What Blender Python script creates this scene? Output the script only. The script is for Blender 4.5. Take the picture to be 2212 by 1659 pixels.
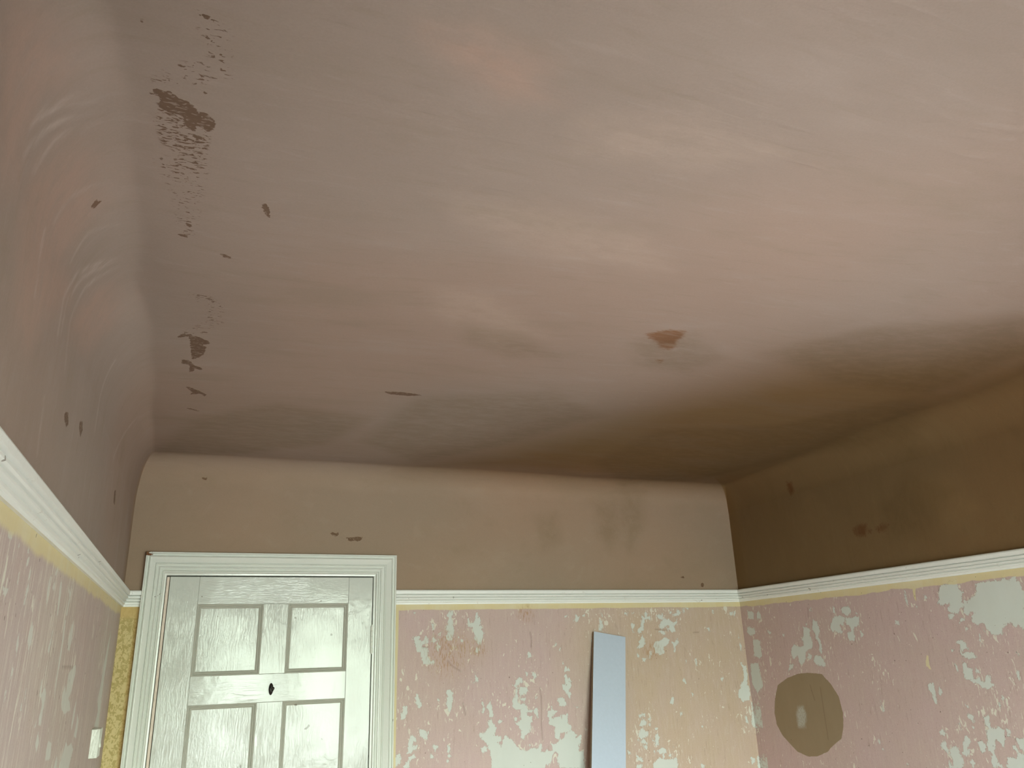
import bpy, bmesh, math, random
import numpy as np
from mathutils import Vector, Matrix

# daylight: colour by height over the horizon, from straight down (0) to straight up (1)
SKYC = [(0.0, (0.80, 0.77, 0.78, 1)), (0.25, (0.60, 0.58, 0.60, 1)), (0.36, (0.43, 0.43, 0.45, 1)), (0.47, (0.43, 0.46, 0.44, 1)),
        (0.50, (0.34, 0.40, 0.33, 1)), (0.54, (0.56, 0.62, 0.53, 1)), (0.58, (1.12, 1.18, 1.18, 1)), (0.66, (1.24, 1.25, 1.42, 1)), (1.0, (0.85, 0.97, 1.25, 1))]
WSTR = 8.0
EXPO = 2.46

scene = bpy.context.scene
for _o in list(bpy.data.objects):
    bpy.data.objects.remove(_o)

# ---------------------------------------------------------------- room sizes (metres)
CAMZ = 1.65
XL, XR = -0.2583, 2.4415           # left / right wall faces
YB, YF = 3.233, -0.60              # back wall (with the door) / window wall behind the camera
ZC = 2.4295                        # ceiling
ZRT, ZRB = 1.9268, 1.8696          # picture rail top / bottom
WX0, WX1, WZ0, WZ1 = 0.10, 1.95, 0.80, 2.16   # window opening in the front wall

# ---------------------------------------------------------------- camera
cam_data = bpy.data.cameras.new('camera')
cam = bpy.data.objects.new('camera', cam_data)
scene.collection.objects.link(cam)
FWD = Vector((0.3504237, 0.87562453, 0.33239272))
RGT = Vector((0.93205422, -0.36091616, -0.03185042))
UPV = Vector((-0.09207689, -0.32096918, 0.94260311))
cam.matrix_world = Matrix(((RGT.x, UPV.x, -FWD.x, 0), (RGT.y, UPV.y, -FWD.y, 0),
                           (RGT.z, UPV.z, -FWD.z, CAMZ), (0, 0, 0, 1)))
cam_data.sensor_width = 36.0
cam_data.lens = 1677.6 / 2212 * 36.0
cam_data.clip_start = 0.02
scene.camera = cam

# ---------------------------------------------------------------- exposure / view
scene.view_settings.view_transform = 'Standard'
scene.view_settings.look = 'None'
scene.view_settings.gamma = 1.0
scene.view_settings.use_curve_mapping = False
scene.view_settings.exposure = EXPO
scene.cycles.use_denoising = True
scene.cycles.use_adaptive_sampling = True
scene.cycles.adaptive_threshold = 0.05
scene.cycles.adaptive_min_samples = 12
scene.cycles.max_bounces = 6
scene.cycles.diffuse_bounces = 4
scene.cycles.glossy_bounces = 3
scene.cycles.caustics_reflective = False
scene.cycles.caustics_refractive = False
scene.cycles.sample_clamp_indirect = 6.0

# ---------------------------------------------------------------- daylight outside: bright sky over garden greenery and paving
world = bpy.data.worlds.new('daylight')
scene.world = world
world.use_nodes = True
wt = world.node_tree
for n in list(wt.nodes):
    wt.nodes.remove(n)
wo = wt.nodes.new('ShaderNodeOutputWorld')
wb = wt.nodes.new('ShaderNodeBackground')
tc = wt.nodes.new('ShaderNodeTexCoord')
sx = wt.nodes.new('ShaderNodeSeparateXYZ')
wt.links.new(tc.outputs['Generated'], sx.inputs[0])
mr = wt.nodes.new('ShaderNodeMapRange')
mr.inputs['From Min'].default_value = -1.0
mr.inputs['From Max'].default_value = 1.0
ns = wt.nodes.new('ShaderNodeTexNoise')
ns.inputs['Scale'].default_value = 9.0
ns.inputs['Detail'].default_value = 5.0
wt.links.new(tc.outputs['Generated'], ns.inputs['Vector'])
ma = wt.nodes.new('ShaderNodeMath')
ma.operation = 'MULTIPLY_ADD'
ma.inputs[1].default_value = 0.24
wt.links.new(ns.outputs['Fac'], ma.inputs[0])
mb_ = wt.nodes.new('ShaderNodeMath')
mb_.operation = 'SUBTRACT'
wt.links.new(sx.outputs['Z'], ma.inputs[2])
wt.links.new(ma.outputs[0], mb_.inputs[0])
mb_.inputs[1].default_value = 0.12
wt.links.new(mb_.outputs[0], mr.inputs['Value'])
cr = wt.nodes.new('ShaderNodeValToRGB')
el = cr.color_ramp.elements
el[0].position = 0.0
el[0].color = SKYC[0][1]
el[1].position = 1.0
el[1].color = SKYC[-1][1]
for _p, _c in SKYC[1:-1]:
    e = el.new(_p)
    e.color = _c
wt.links.new(mr.outputs['Result'], cr.inputs['Fac'])
wt.links.new(cr.outputs['Color'], wb.inputs['Color'])
wb.inputs['Strength'].default_value = WSTR
wt.links.new(wb.outputs[0], wo.inputs[0])

# the window opening guides the daylight sampling (a portal emits nothing itself)
pdt = bpy.data.lights.new('daylight_portal', 'AREA')
pdt.shape = 'RECTANGLE'
pdt.size = WX1 - WX0
pdt.size_y = WZ1 - WZ0
pdt.cycles.is_portal = True
portal = bpy.data.objects.new('daylight_portal', pdt)
scene.collection.objects.link(portal)
portal.location = ((WX0 + WX1) / 2, YF - 0.13, (WZ0 + WZ1) / 2)
portal.rotation_euler = (math.radians(90), 0, 0)   # -Z of the lamp looks into the room (+Y)
MARKS = {
 'peel_B': [
  [[0.8245,1.7427],[0.8517,1.7441],[0.8571,1.7226],[0.8686,1.7262],[0.8791,1.7454],[0.8887,1.7218],[0.8771,1.7163],[0.8604,1.707],[0.873,1.7028],[0.8898,1.7005],[0.8878,1.6909],[0.8858,1.6678],[0.8984,1.6501],[0.911,1.6478],[0.909,1.6364],[0.8692,1.6377],[0.8606,1.6685],[0.8564,1.684],[0.8418,1.6844],[0.8353,1.7115]],
  [[0.9098,1.7526],[0.9205,1.7289],[0.9141,1.7213],[0.9024,1.7215]],
  [[0.93,1.7307],[0.9322,1.7111],[0.9364,1.7012],[0.9279,1.6859],[0.9215,1.6977],[0.9258,1.7112]],
  [[0.9734,1.8391],[0.9931,1.8409],[0.9974,1.8308],[0.9864,1.8189],[0.9949,1.7887],[0.9991,1.7668],[0.9946,1.7431],[0.988,1.7294],[0.975,1.7238],[0.9621,1.726],[0.9643,1.7417],[0.9774,1.7612],[0.9623,1.7674],[0.971,1.7891],[0.9754,1.809],[0.9712,1.8231]],
  [[1.0609,1.8098],[1.0673,1.7896],[1.0762,1.7935],[1.0873,1.7933],[1.0945,1.8256],[1.1003,1.8378],[1.1032,1.8113],[1.1122,1.8173],[1.1162,1.7929],[1.1071,1.7809],[1.1205,1.7807],[1.1179,1.7646],[1.1288,1.7523],[1.1219,1.7384],[1.1215,1.7205],[1.1101,1.7068],[1.0992,1.711],[1.0884,1.7292],[1.0931,1.741],[1.0823,1.7572],[1.076,1.7774],[1.0628,1.7816]],
  [[1.0989,1.6971],[1.1097,1.685],[1.103,1.6773],[1.0876,1.6816]],
  [[1.0863,1.5996],[1.0924,1.58],[1.1033,1.5796],[1.1009,1.5642],[1.0812,1.5592],[1.0901,1.5685]],
  [[0.9311,1.7542],[0.9397,1.755],[0.9386,1.7481],[0.9333,1.7473]],
  [[1.0281,1.7295],[1.039,1.7263],[1.0356,1.7194],[1.0291,1.7196]],
  [[0.8224,1.8387],[0.833,1.8386],[0.832,1.8297],[0.8236,1.8308]],
  [[1.0152,1.7407],[1.0228,1.7385],[1.0184,1.7347]],
  [[1.0008,1.7075],[1.0072,1.6955],[1.0018,1.6976]],
  [[0.9065,1.7901],[0.9104,1.7901],[0.9098,1.7654],[0.9072,1.7664]],
  [[0.7889,1.4842],[0.802,1.4818],[0.8043,1.4634],[0.7976,1.4401],[0.7856,1.4372],[0.7775,1.4448],[0.7812,1.4609]],
  [[0.8412,1.5241],[0.8494,1.52],[0.8536,1.4995],[0.8619,1.4825],[0.8497,1.4757],[0.8394,1.4909],[0.8372,1.5132]],
  [[0.9572,1.5302],[0.9804,1.5348],[0.9909,1.5249],[0.9887,1.5062],[0.9907,1.4892],[0.9822,1.4728],[0.9842,1.469],[0.9779,1.4544],[0.9695,1.4586],[0.9717,1.4715],[0.9654,1.4848],[0.9698,1.5184]],
  [[0.9258,1.5016],[0.9383,1.5011],[0.9373,1.4936],[0.9279,1.4922]],
  [[1.1147,1.4947],[1.1209,1.4773],[1.1269,1.4524],[1.1201,1.4396],[1.116,1.4492],[1.1175,1.4699]],
  [[1.1493,1.4817],[1.1576,1.4679],[1.1613,1.4412],[1.161,1.4261],[1.148,1.4287],[1.1421,1.4573],[1.1358,1.4652]],
  [[1.1565,1.4207],[1.1603,1.3998],[1.1751,1.384],[1.1681,1.3657],[1.1593,1.3588],[1.1764,1.3522],[1.1959,1.351],[1.1977,1.3379],[1.1931,1.3289],[1.1758,1.3318],[1.1946,1.3084],[1.2084,1.3186],[1.2058,1.2345],[1.1498,1.2386],[1.1589,1.2595],[1.1467,1.2859],[1.1493,1.3022],[1.1366,1.3104],[1.1391,1.3268],[1.116,1.3448],[1.1014,1.3623],[1.1037,1.3696],[1.1206,1.3612],[1.1317,1.3791],[1.1405,1.386],[1.1386,1.3992],[1.1455,1.4157]],
  [[1.109,1.3122],[1.1261,1.3184],[1.1367,1.3159],[1.1301,1.3035],[1.1193,1.3006],[1.1148,1.2881]],
  [[0.8545,1.3953],[0.8707,1.3944],[0.8789,1.383],[0.889,1.386],[0.8851,1.3574],[0.879,1.3614],[0.8709,1.3637],[0.8567,1.3736]],
  [[0.8244,1.3773],[0.8406,1.3674],[0.8447,1.3546],[0.8307,1.3537],[0.8268,1.3468],[0.825,1.3292],[0.8212,1.3135],[0.8053,1.3128],[0.8051,1.3269],[0.8107,1.355]],
  [[0.8308,1.3394],[0.8429,1.3386],[0.843,1.3226],[0.833,1.3251]],
  [[0.7638,1.3156],[0.7776,1.3164],[0.7799,1.297],[0.7762,1.2832],[0.7646,1.2736],[0.7547,1.2778],[0.7562,1.3039]],
  [[0.9095,1.3415],[0.9279,1.3295],[0.9177,1.3123],[0.9136,1.3269]],
  [[0.9669,1.3342],[0.9793,1.328],[0.9771,1.3101],[0.9709,1.3015],[0.9853,1.297],[0.9832,1.2899],[0.9708,1.2872],[0.9668,1.3018],[0.9689,1.3232]],
  [[0.8995,1.3082],[0.9096,1.2986],[0.9096,1.2879],[0.8975,1.2905]],
  [[0.8113,1.3036],[0.8233,1.301],[0.8312,1.3075],[0.8352,1.3002],[0.8194,1.2907],[0.8178,1.263],[0.7901,1.2683],[0.8037,1.2848],[0.8115,1.2912]],
  [[1.1824,1.4118],[1.1975,1.4071],[1.1864,1.3984]],
  [[0.9667,1.2821],[0.9749,1.2798],[0.9666,1.2723]],
  [[1.6751,1.7974],[1.6898,1.7929],[1.6908,1.7735],[1.6814,1.7502],[1.6679,1.7526],[1.6756,1.7716]],
  [[1.6873,1.8252],[1.6964,1.8122],[1.691,1.8079]],
  [[1.5601,1.8224],[1.5667,1.8116],[1.579,1.8115],[1.563,1.7925],[1.546,1.7938],[1.5562,1.8011]],
  [[1.3303,1.6731],[1.3389,1.6587],[1.3362,1.6487],[1.3247,1.65],[1.3264,1.6631]],
  [[1.4539,1.7067],[1.462,1.7024],[1.459,1.6912],[1.452,1.6934]],
  [[1.506,1.8177],[1.5181,1.8175],[1.5177,1.8101],[1.508,1.8102]],
  [[1.3109,1.5935],[1.322,1.5852],[1.3193,1.5774],[1.3105,1.5836]],
  [[1.3429,1.5924],[1.3587,1.5839],[1.3601,1.5659],[1.351,1.5663],[1.3422,1.5765]],
  [[1.2805,1.5729],[1.296,1.5644],[1.2998,1.5446],[1.2865,1.553],[1.2726,1.542],[1.2636,1.5424],[1.2664,1.5577]],
  [[1.4913,1.573],[1.5009,1.5747],[1.5046,1.5564],[1.5169,1.564],[1.5229,1.5456],[1.511,1.5461],[1.5173,1.532],[1.4913,1.5331]],
  [[1.4959,1.6093],[1.5047,1.5968],[1.5143,1.5985],[1.5162,1.5903],[1.4922,1.5871]],
  [[1.4753,1.6856],[1.4812,1.6834],[1.4758,1.6732],[1.4712,1.6764]],
  [[1.485,1.6259],[1.4904,1.6176],[1.4856,1.6157]],
  [[1.6203,1.7133],[1.6325,1.712],[1.6284,1.7069]],
  [[1.5945,1.8209],[1.6044,1.8208],[1.6014,1.8133],[1.5928,1.8134]],
  [[1.2524,1.5446],[1.2726,1.5438],[1.2713,1.5087],[1.2752,1.493],[1.2722,1.4719],[1.29,1.4672],[1.3014,1.4725],[1.3076,1.4586],[1.3161,1.4447],[1.3339,1.4399],[1.3313,1.4304],[1.309,1.4374],[1.3086,1.4259],[1.3082,1.4182],[1.3174,1.4216],[1.333,1.4188],[1.3321,1.3978],[1.3229,1.3926],[1.3244,1.3753],[1.3193,1.3605],[1.3054,1.3481],[1.2965,1.3486],[1.2957,1.3299],[1.2807,1.3421],[1.284,1.3701],[1.2692,1.3899],[1.2559,1.3907],[1.2583,1.3962],[1.2694,1.3956],[1.2854,1.408],[1.2858,1.4175],[1.2792,1.4198],[1.2866,1.4366],[1.2848,1.4501],[1.2602,1.4495],[1.2495,1.4615],[1.2526,1.4864],[1.2622,1.5053],[1.2653,1.5285]],
  [[1.2789,1.5318],[1.3129,1.5323],[1.3169,1.5184],[1.3117,1.5031],[1.3064,1.4838],[1.3017,1.4783],[1.2772,1.4852],[1.2753,1.495],[1.3044,1.4898],[1.3074,1.5071],[1.2803,1.5083]],
  [[1.3432,1.4433],[1.3592,1.4464],[1.3564,1.4349],[1.363,1.4307],[1.3557,1.4195],[1.3426,1.4318]],
  [[1.4773,1.5355],[1.5174,1.5338],[1.5166,1.5218],[1.5066,1.5123],[1.5177,1.5018],[1.5172,1.4939],[1.5117,1.4802],[1.5027,1.4885],[1.4942,1.5028],[1.4808,1.5154]],
  [[1.4628,1.4884],[1.4858,1.4814],[1.4876,1.4714],[1.4983,1.4551],[1.4816,1.45],[1.4632,1.4549],[1.4528,1.475]],
  [[1.5265,1.4538],[1.5493,1.4408],[1.5421,1.4392],[1.5239,1.4499]],
  [[1.4066,1.4343],[1.4207,1.4394],[1.448,1.4322],[1.4407,1.4247],[1.424,1.4159],[1.4147,1.4125],[1.4326,1.4038],[1.4469,1.4127],[1.4656,1.4156],[1.4667,1.3942],[1.4704,1.4173],[1.4866,1.4165],[1.494,1.422],[1.494,1.3849],[1.5071,1.3706],[1.5108,1.3549],[1.4825,1.3488],[1.4666,1.3536],[1.4569,1.3446],[1.4558,1.3255],[1.4374,1.3248],[1.4319,1.3499],[1.4377,1.3707],[1.4245,1.3811],[1.4064,1.386],[1.4099,1.4089],[1.4034,1.417]],
  [[1.4822,1.3431],[1.4943,1.352],[1.5198,1.3505],[1.5328,1.3342],[1.5273,1.3211],[1.5397,1.3319],[1.5586,1.3346],[1.5502,1.3139],[1.5368,1.2898],[1.5403,1.2723],[1.5611,1.269],[1.5615,1.2084],[1.4473,1.2168],[1.4399,1.2471],[1.4457,1.2692],[1.4326,1.2796],[1.4159,1.2638],[1.4102,1.2417],[1.3939,1.2317],[1.3711,1.2224],[1.3689,1.1781],[1.1483,1.1953],[1.1514,1.3205],[1.1815,1.3204],[1.1963,1.3083],[1.2015,1.3376],[1.2152,1.3573],[1.2278,1.3397],[1.243,1.3369],[1.2513,1.3214],[1.2724,1.2996],[1.29,1.2966],[1.3028,1.2864],[1.3345,1.2992],[1.3566,1.294],[1.3664,1.3122],[1.3755,1.3135],[1.3651,1.2841],[1.3807,1.2812],[1.3924,1.2898],[1.4055,1.2814],[1.4193,1.2861],[1.4159,1.3071],[1.4435,1.3111],[1.4581,1.3254],[1.4695,1.3247]],
  [[1.1818,1.408],[1.1949,1.4073],[1.1859,1.3984]],
  [[1.3487,1.4161],[1.3599,1.4135],[1.353,1.4101]],
  [[1.3152,1.3174],[1.3216,1.3113],[1.3171,1.3088]],
  [[1.2546,1.4173],[1.2634,1.413],[1.2609,1.4055],[1.2543,1.4078]],
  [[1.3522,1.4934],[1.3638,1.4958],[1.3543,1.4875]],
  [[1.4227,1.4549],[1.4254,1.4411],[1.4209,1.4433]],
  [[1.8348,1.7806],[1.8498,1.7746],[1.8428,1.7371],[1.8344,1.7575]],
  [[1.8909,1.8208],[1.8999,1.806],[1.9392,1.8114],[1.9377,1.7967],[1.9095,1.7971],[1.9002,1.7738],[1.8975,1.7476],[1.872,1.7351],[1.8646,1.7483],[1.8862,1.774],[1.8953,1.7943]],
  [[1.9125,1.8264],[1.926,1.8204],[1.9214,1.8101],[1.911,1.8117]],
  [[1.8888,1.7304],[1.8937,1.7101],[1.9009,1.6956],[1.8908,1.6815],[1.8693,1.6734],[1.8556,1.6738],[1.8745,1.6905],[1.865,1.6993],[1.8799,1.7104]],
  [[1.9711,1.811],[1.9829,1.8212],[1.9921,1.8078],[2.0041,1.8195],[2.0051,1.7958],[2.0337,1.7954],[2.05,1.7803],[2.0795,1.7858],[2.0785,1.7769],[2.0594,1.7683],[2.0634,1.7417],[2.045,1.7376],[2.0358,1.751],[2.0375,1.7657],[2.0164,1.769],[2.0005,1.7546],[1.9827,1.7549],[1.9808,1.7696],[1.9931,1.7841],[2.0044,1.7899],[1.9808,1.802]],
  [[1.9779,1.7433],[2.0027,1.7428],[2.0062,1.7266],[1.9943,1.7312]],
  [[2.0189,1.7601],[2.029,1.7541],[2.0276,1.7423],[2.0183,1.7543]],
  [[1.9521,1.7002],[1.984,1.7023],[2.0033,1.7165],[2.0304,1.7042],[2.0216,1.6898],[2.0061,1.6786],[1.9997,1.6846],[1.9914,1.6732],[1.9937,1.6472],[1.9702,1.6407],[1.9468,1.6514],[1.9429,1.6802]],
  [[2.0705,1.7106],[2.0758,1.6944],[2.0551,1.6716],[2.0527,1.6513],[2.0435,1.6487],[2.0491,1.6659],[2.0418,1.6952],[2.0568,1.6861]],
  [[2.086,1.8396],[2.1024,1.8244],[2.0896,1.8096],[2.0643,1.8099],[2.0577,1.8159],[2.0802,1.8217]],
  [[2.0448,1.8295],[2.0552,1.8249],[2.0474,1.8205]],
  [[2.0741,1.8008],[2.0842,1.7947],[2.0759,1.7859]],
  [[1.8788,1.6305],[1.8957,1.6272],[1.8877,1.6161],[1.878,1.622]],
  [[1.9245,1.6548],[1.9259,1.6348],[1.9132,1.6295],[1.9106,1.6381]],
  [[1.8531,1.6483],[1.8611,1.6424],[1.857,1.6354]],
  [[2.2489,1.7578],[2.2549,1.7336],[2.2404,1.7504]],
  [[2.3795,1.8215],[2.391,1.8214],[2.3884,1.8044],[2.3776,1.8092]],
  [[2.403,1.8243],[2.4098,1.8181],[2.4038,1.8043],[2.3968,1.809]],
  [[2.1067,1.6237],[2.1088,1.6063],[2.1017,1.5979]],
  [[2.1557,1.6252],[2.1639,1.6046],[2.1602,1.5902],[2.1556,1.6106]],
  [[2.1196,1.8454],[2.1249,1.8438],[2.1205,1.8227],[2.117,1.8243]],
  [[2.1256,1.8498],[2.1486,1.8421],[2.1444,1.8376],[2.1267,1.8438]],
  [[2.2822,1.8348],[2.2871,1.8164],[2.2786,1.8226]],
  [[2.4092,1.7261],[2.4179,1.6714],[2.417,1.6414],[2.4118,1.6565],[2.4107,1.6988]],
  [[2.0854,1.5383],[2.0932,1.5153],[2.079,1.53]],
  [[2.2883,1.5364],[2.2989,1.5331],[2.289,1.5161],[2.2793,1.5252]],
  [[2.4062,1.5969],[2.4186,1.5787],[2.43,1.5784],[2.4357,1.5427],[2.4243,1.495],[2.3905,1.4964],[2.4136,1.5229],[2.4144,1.5523]],
  [[1.8084,1.8305],[1.8236,1.8274],[1.8177,1.8187],[1.8093,1.8217]],
  [[1.8414,1.8316],[1.8512,1.8256],[1.8455,1.8198]],
  [[1.8345,1.3552],[1.8463,1.3733],[1.8604,1.3806],[1.8729,1.3718],[1.8682,1.3586],[1.8511,1.3542]],
  [[1.8824,1.3659],[1.8939,1.3626],[1.8925,1.3492],[1.881,1.3525]],
  [[1.8841,1.382],[1.8944,1.3841],[1.8933,1.3734],[1.8833,1.3739]],
  [[1.837,1.398],[1.8696,1.4044],[1.8682,1.3909],[1.8584,1.3942],[1.8388,1.3817]],
  [[1.839,1.3336],[1.8497,1.3409],[1.8619,1.3295],[1.8785,1.3285],[1.873,1.3075],[1.86,1.311],[1.8463,1.3065],[1.8389,1.2991],[1.8275,1.3183]],
  [[1.8192,1.3003],[1.8521,1.2982],[1.867,1.2814],[1.8472,1.2827],[1.8313,1.289]],
  [[1.9073,1.3456],[1.9252,1.3392],[1.9159,1.3317]],
  [[1.9102,1.3106],[1.9244,1.3164],[1.9301,1.3067],[1.923,1.2725],[1.9092,1.2694],[1.9099,1.292]],
  [[1.8958,1.3008],[1.9016,1.2925],[1.8963,1.2901]],
  [[1.8467,1.2774],[1.8656,1.2683],[1.8629,1.2579],[1.8492,1.2694]],
  [[1.9137,1.2493],[1.9382,1.2582],[1.9544,1.2519],[1.9566,1.2411],[1.9259,1.2379]],
  [[1.8982,1.2609],[1.9051,1.2472],[1.8993,1.2397],[1.8938,1.2506]],
  [[1.9426,1.2368],[1.9511,1.223],[1.941,1.2224]],
  [[1.9718,1.2268],[1.9835,1.2393],[1.983,1.2208]],
  [[1.8863,1.1805],[1.8885,1.2011],[1.9242,1.2222],[1.9402,1.2158],[1.9801,1.2104],[2.0043,1.214],[2.0118,1.2055],[2.006,1.1716]],
  [[1.8114,1.2378],[1.8379,1.223],[1.8385,1.2125],[1.8116,1.2222]],
  [[1.8093,1.1991],[1.8358,1.2023],[1.8343,1.1869],[1.8051,1.189]],
  [[2.0168,1.4659],[2.0248,1.46],[2.0167,1.4354],[2.0029,1.436],[2.0041,1.4471]],
  [[2.1543,1.3425],[2.1631,1.3282],[2.1508,1.3289]],
  [[2.1182,1.474],[2.1265,1.4694],[2.1221,1.4626]],
  [[1.9947,1.2625],[2.0045,1.2592],[1.9971,1.2544]],
  [[2.3983,1.498],[2.4283,1.4968],[2.4368,1.4789],[2.4354,1.447],[2.4135,1.4278],[2.394,1.4229],[2.365,1.453],[2.3844,1.4811]],
  [[2.3924,1.3659],[2.4026,1.3596],[2.4027,1.3369],[2.3916,1.3375]],
  [[2.4383,1.4179],[2.4425,1.3746],[2.4453,1.3346],[2.4397,1.3122],[2.4291,1.3156],[2.4276,1.3526],[2.436,1.3807]],
  [[2.3973,1.1894],[2.4187,1.1851],[2.4165,1.1715],[2.4002,1.1617]],
  [[2.437,1.206],[2.4421,1.1697],[2.4415,1.1439],[2.4305,1.1447],[2.432,1.1759]],
  [[1.7728,1.2613],[1.7829,1.2476],[1.7744,1.243]],
  [[2.1293,1.1812],[2.148,1.1772],[2.1395,1.1661],[2.1292,1.1668]],
  [[2.0523,1.3977],[2.0568,1.3919],[2.0482,1.3786]],
 ],
 'peel_R': [
  [[2.7503,1.7617],[2.7282,1.7524],[2.721,1.7144],[2.7344,1.6908],[2.7256,1.6771],[2.7257,1.6426],[2.73,1.6242],[2.74,1.6323],[2.7354,1.6694],[2.7515,1.686],[2.7478,1.702],[2.7636,1.7215]],
  [[2.8177,1.7376],[2.7826,1.7278],[2.7812,1.6978],[2.7712,1.6704],[2.7842,1.6492],[2.8294,1.6312],[2.8308,1.6068],[2.8618,1.58],[2.872,1.5909],[2.8773,1.6238],[2.9072,1.6049],[2.9158,1.6243],[2.9102,1.6492],[2.8936,1.6655],[2.862,1.6537],[2.8363,1.6558],[2.8243,1.6719],[2.8372,1.6887],[2.8222,1.6992]],
  [[2.623,1.7682],[2.5853,1.7687],[2.5665,1.7546],[2.5822,1.7346],[2.6049,1.7331],[2.5975,1.7172],[2.5938,1.7015],[2.6227,1.7052],[2.639,1.7163],[2.6452,1.7061],[2.6561,1.7249],[2.6474,1.7457]],
  [[2.5823,1.7973],[2.5588,1.8023],[2.5274,1.7963],[2.5316,1.7785],[2.5532,1.7642],[2.5756,1.7785]],
  [[2.561,1.7621],[2.5335,1.7554],[2.5063,1.7641],[2.4919,1.7506],[2.5008,1.7282],[2.5272,1.7218],[2.5338,1.6941],[2.535,1.6739],[2.5647,1.6697],[2.5677,1.7031],[2.542,1.7046],[2.5443,1.7251],[2.5635,1.7363]],
  [[2.6214,1.8078],[2.6113,1.8019],[2.6162,1.781],[2.6269,1.7843]],
  [[2.4964,1.7028],[2.4832,1.6923],[2.4971,1.6852]],
  [[3.1177,1.7991],[3.1035,1.8193],[3.0881,1.8004],[3.0967,1.783],[3.116,1.784]],
  [[3.165,1.6933],[3.117,1.6889],[3.1203,1.6508],[3.117,1.6215],[3.143,1.6131],[3.1752,1.6223],[3.1739,1.6519]],
  [[3.1824,1.8243],[3.1389,1.8155],[3.1453,1.7856],[3.1794,1.7905]],
  [[3.1971,1.7548],[3.1487,1.7466],[3.144,1.7225],[3.181,1.7118],[3.2029,1.7277]],
  [[2.8094,1.6281],[2.7875,1.6171],[2.8027,1.6039],[2.8178,1.6094]],
  [[2.7754,1.6169],[2.7351,1.619],[2.7238,1.6005],[2.7181,1.5746],[2.764,1.5797],[2.7843,1.5957]],
  [[2.7552,1.8114],[2.7462,1.797],[2.7624,1.7981]],
  [[2.9662,1.7157],[2.9452,1.7092],[2.9512,1.7023]],
  [[3.0553,1.7308],[3.0339,1.7212],[3.045,1.7129]],
  [[2.5068,1.777],[2.4972,1.7725],[2.5051,1.7692]],
  [[2.7981,1.7504],[2.7864,1.7471],[2.7924,1.7392],[2.7979,1.7422]],
  [[3.2075,1.5871],[3.1522,1.5927],[3.1454,1.5347],[3.1403,1.4917],[3.1851,1.462],[3.2151,1.5049]],
  [[2.9387,1.5803],[2.9115,1.5857],[2.9244,1.5665],[2.9579,1.5527]],
  [[2.1031,1.8208],[2.0869,1.8401],[2.0559,1.8419],[2.045,1.8523],[2.0201,1.8544],[2.0222,1.8253],[1.999,1.8122],[2.0148,1.8023],[2.0152,1.7801],[2.0123,1.7711],[2.0281,1.7611],[2.0399,1.7463],[2.0557,1.7472],[2.0776,1.7575],[2.0759,1.7642],[2.0628,1.7723],[2.0659,1.7815],[2.0947,1.7768],[2.1123,1.7848],[2.1016,1.8046]],
  [[2.0783,1.7441],[2.0542,1.7427],[2.0661,1.7278],[2.0795,1.7285]],
  [[2.036,1.7306],[2.0215,1.7254],[2.0462,1.7113]],
  [[1.9516,1.8345],[1.9355,1.8374],[1.9202,1.8382],[1.8948,1.8401],[1.8567,1.8364],[1.8452,1.8438],[1.8237,1.8354],[1.8062,1.8484],[1.8015,1.8311],[1.7892,1.8258],[1.7901,1.8051],[1.7756,1.7915],[1.7864,1.7514],[1.808,1.7467],[1.7901,1.7374],[1.8051,1.6815],[1.827,1.6925],[1.8288,1.7028],[1.8417,1.6891],[1.8557,1.7062],[1.8764,1.6989],[1.8932,1.6893],[1.8899,1.6747],[1.9177,1.6694],[1.941,1.6829],[1.9458,1.7022],[1.9609,1.7115],[1.9756,1.7036],[1.9949,1.7175],[1.9879,1.7345],[1.9756,1.7424],[1.9866,1.7496],[2.0047,1.7398],[2.0184,1.7472],[2.0094,1.762],[2.0078,1.7884],[1.9951,1.7765],[1.981,1.7908],[1.96,1.8023],[1.9497,1.8124]],
  [[2.0666,1.6529],[2.0471,1.6567],[2.0349,1.6434],[2.0284,1.6282],[2.0486,1.6307],[2.0571,1.618],[2.0184,1.6173],[2.0065,1.6044],[2.0132,1.5981],[2.0331,1.6005],[2.0631,1.6051],[2.0665,1.6225],[2.0594,1.6397]],
  [[2.3156,1.7363],[2.3012,1.7308],[2.3026,1.7189],[2.3191,1.7221]],
  [[2.1675,1.8168],[2.1566,1.8136],[2.158,1.8021],[2.1681,1.8028]],
  [[2.2091,1.787],[2.2029,1.7819],[2.204,1.7714],[2.2099,1.7777]],
  [[1.857,1.6145],[1.8484,1.6124],[1.8523,1.6064],[1.8586,1.6085]],
  [[2.0235,1.6971],[2.0164,1.6946],[2.0201,1.6905]],
  [[2.1,1.6275],[2.0912,1.6251],[2.0963,1.6208]],
  [[2.2449,1.8447],[2.2447,1.8206],[2.2439,1.7871],[2.2484,1.7874],[2.2508,1.8211]],
  [[1.9777,1.6759],[1.9771,1.6588],[1.9755,1.6461],[1.9807,1.6547]],
  [[1.9609,1.6922],[1.9519,1.6791],[1.9601,1.6858]],
  [[2.0635,1.5935],[2.05,1.5849],[2.0467,1.5678],[2.0318,1.5657],[2.0373,1.5446],[2.0324,1.5341],[2.0223,1.5343],[2.01,1.5427],[2.0108,1.5302],[1.998,1.5221],[1.9851,1.5429],[1.9698,1.5451],[1.9728,1.5245],[1.9609,1.5145],[1.9929,1.5037],[2.0106,1.5116],[2.018,1.5218],[2.0377,1.5236],[2.0535,1.5318],[2.0715,1.5422],[2.068,1.5657]],
  [[2.0183,1.5689],[2.007,1.5636],[2.0085,1.5532],[2.0218,1.5552]],
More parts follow.
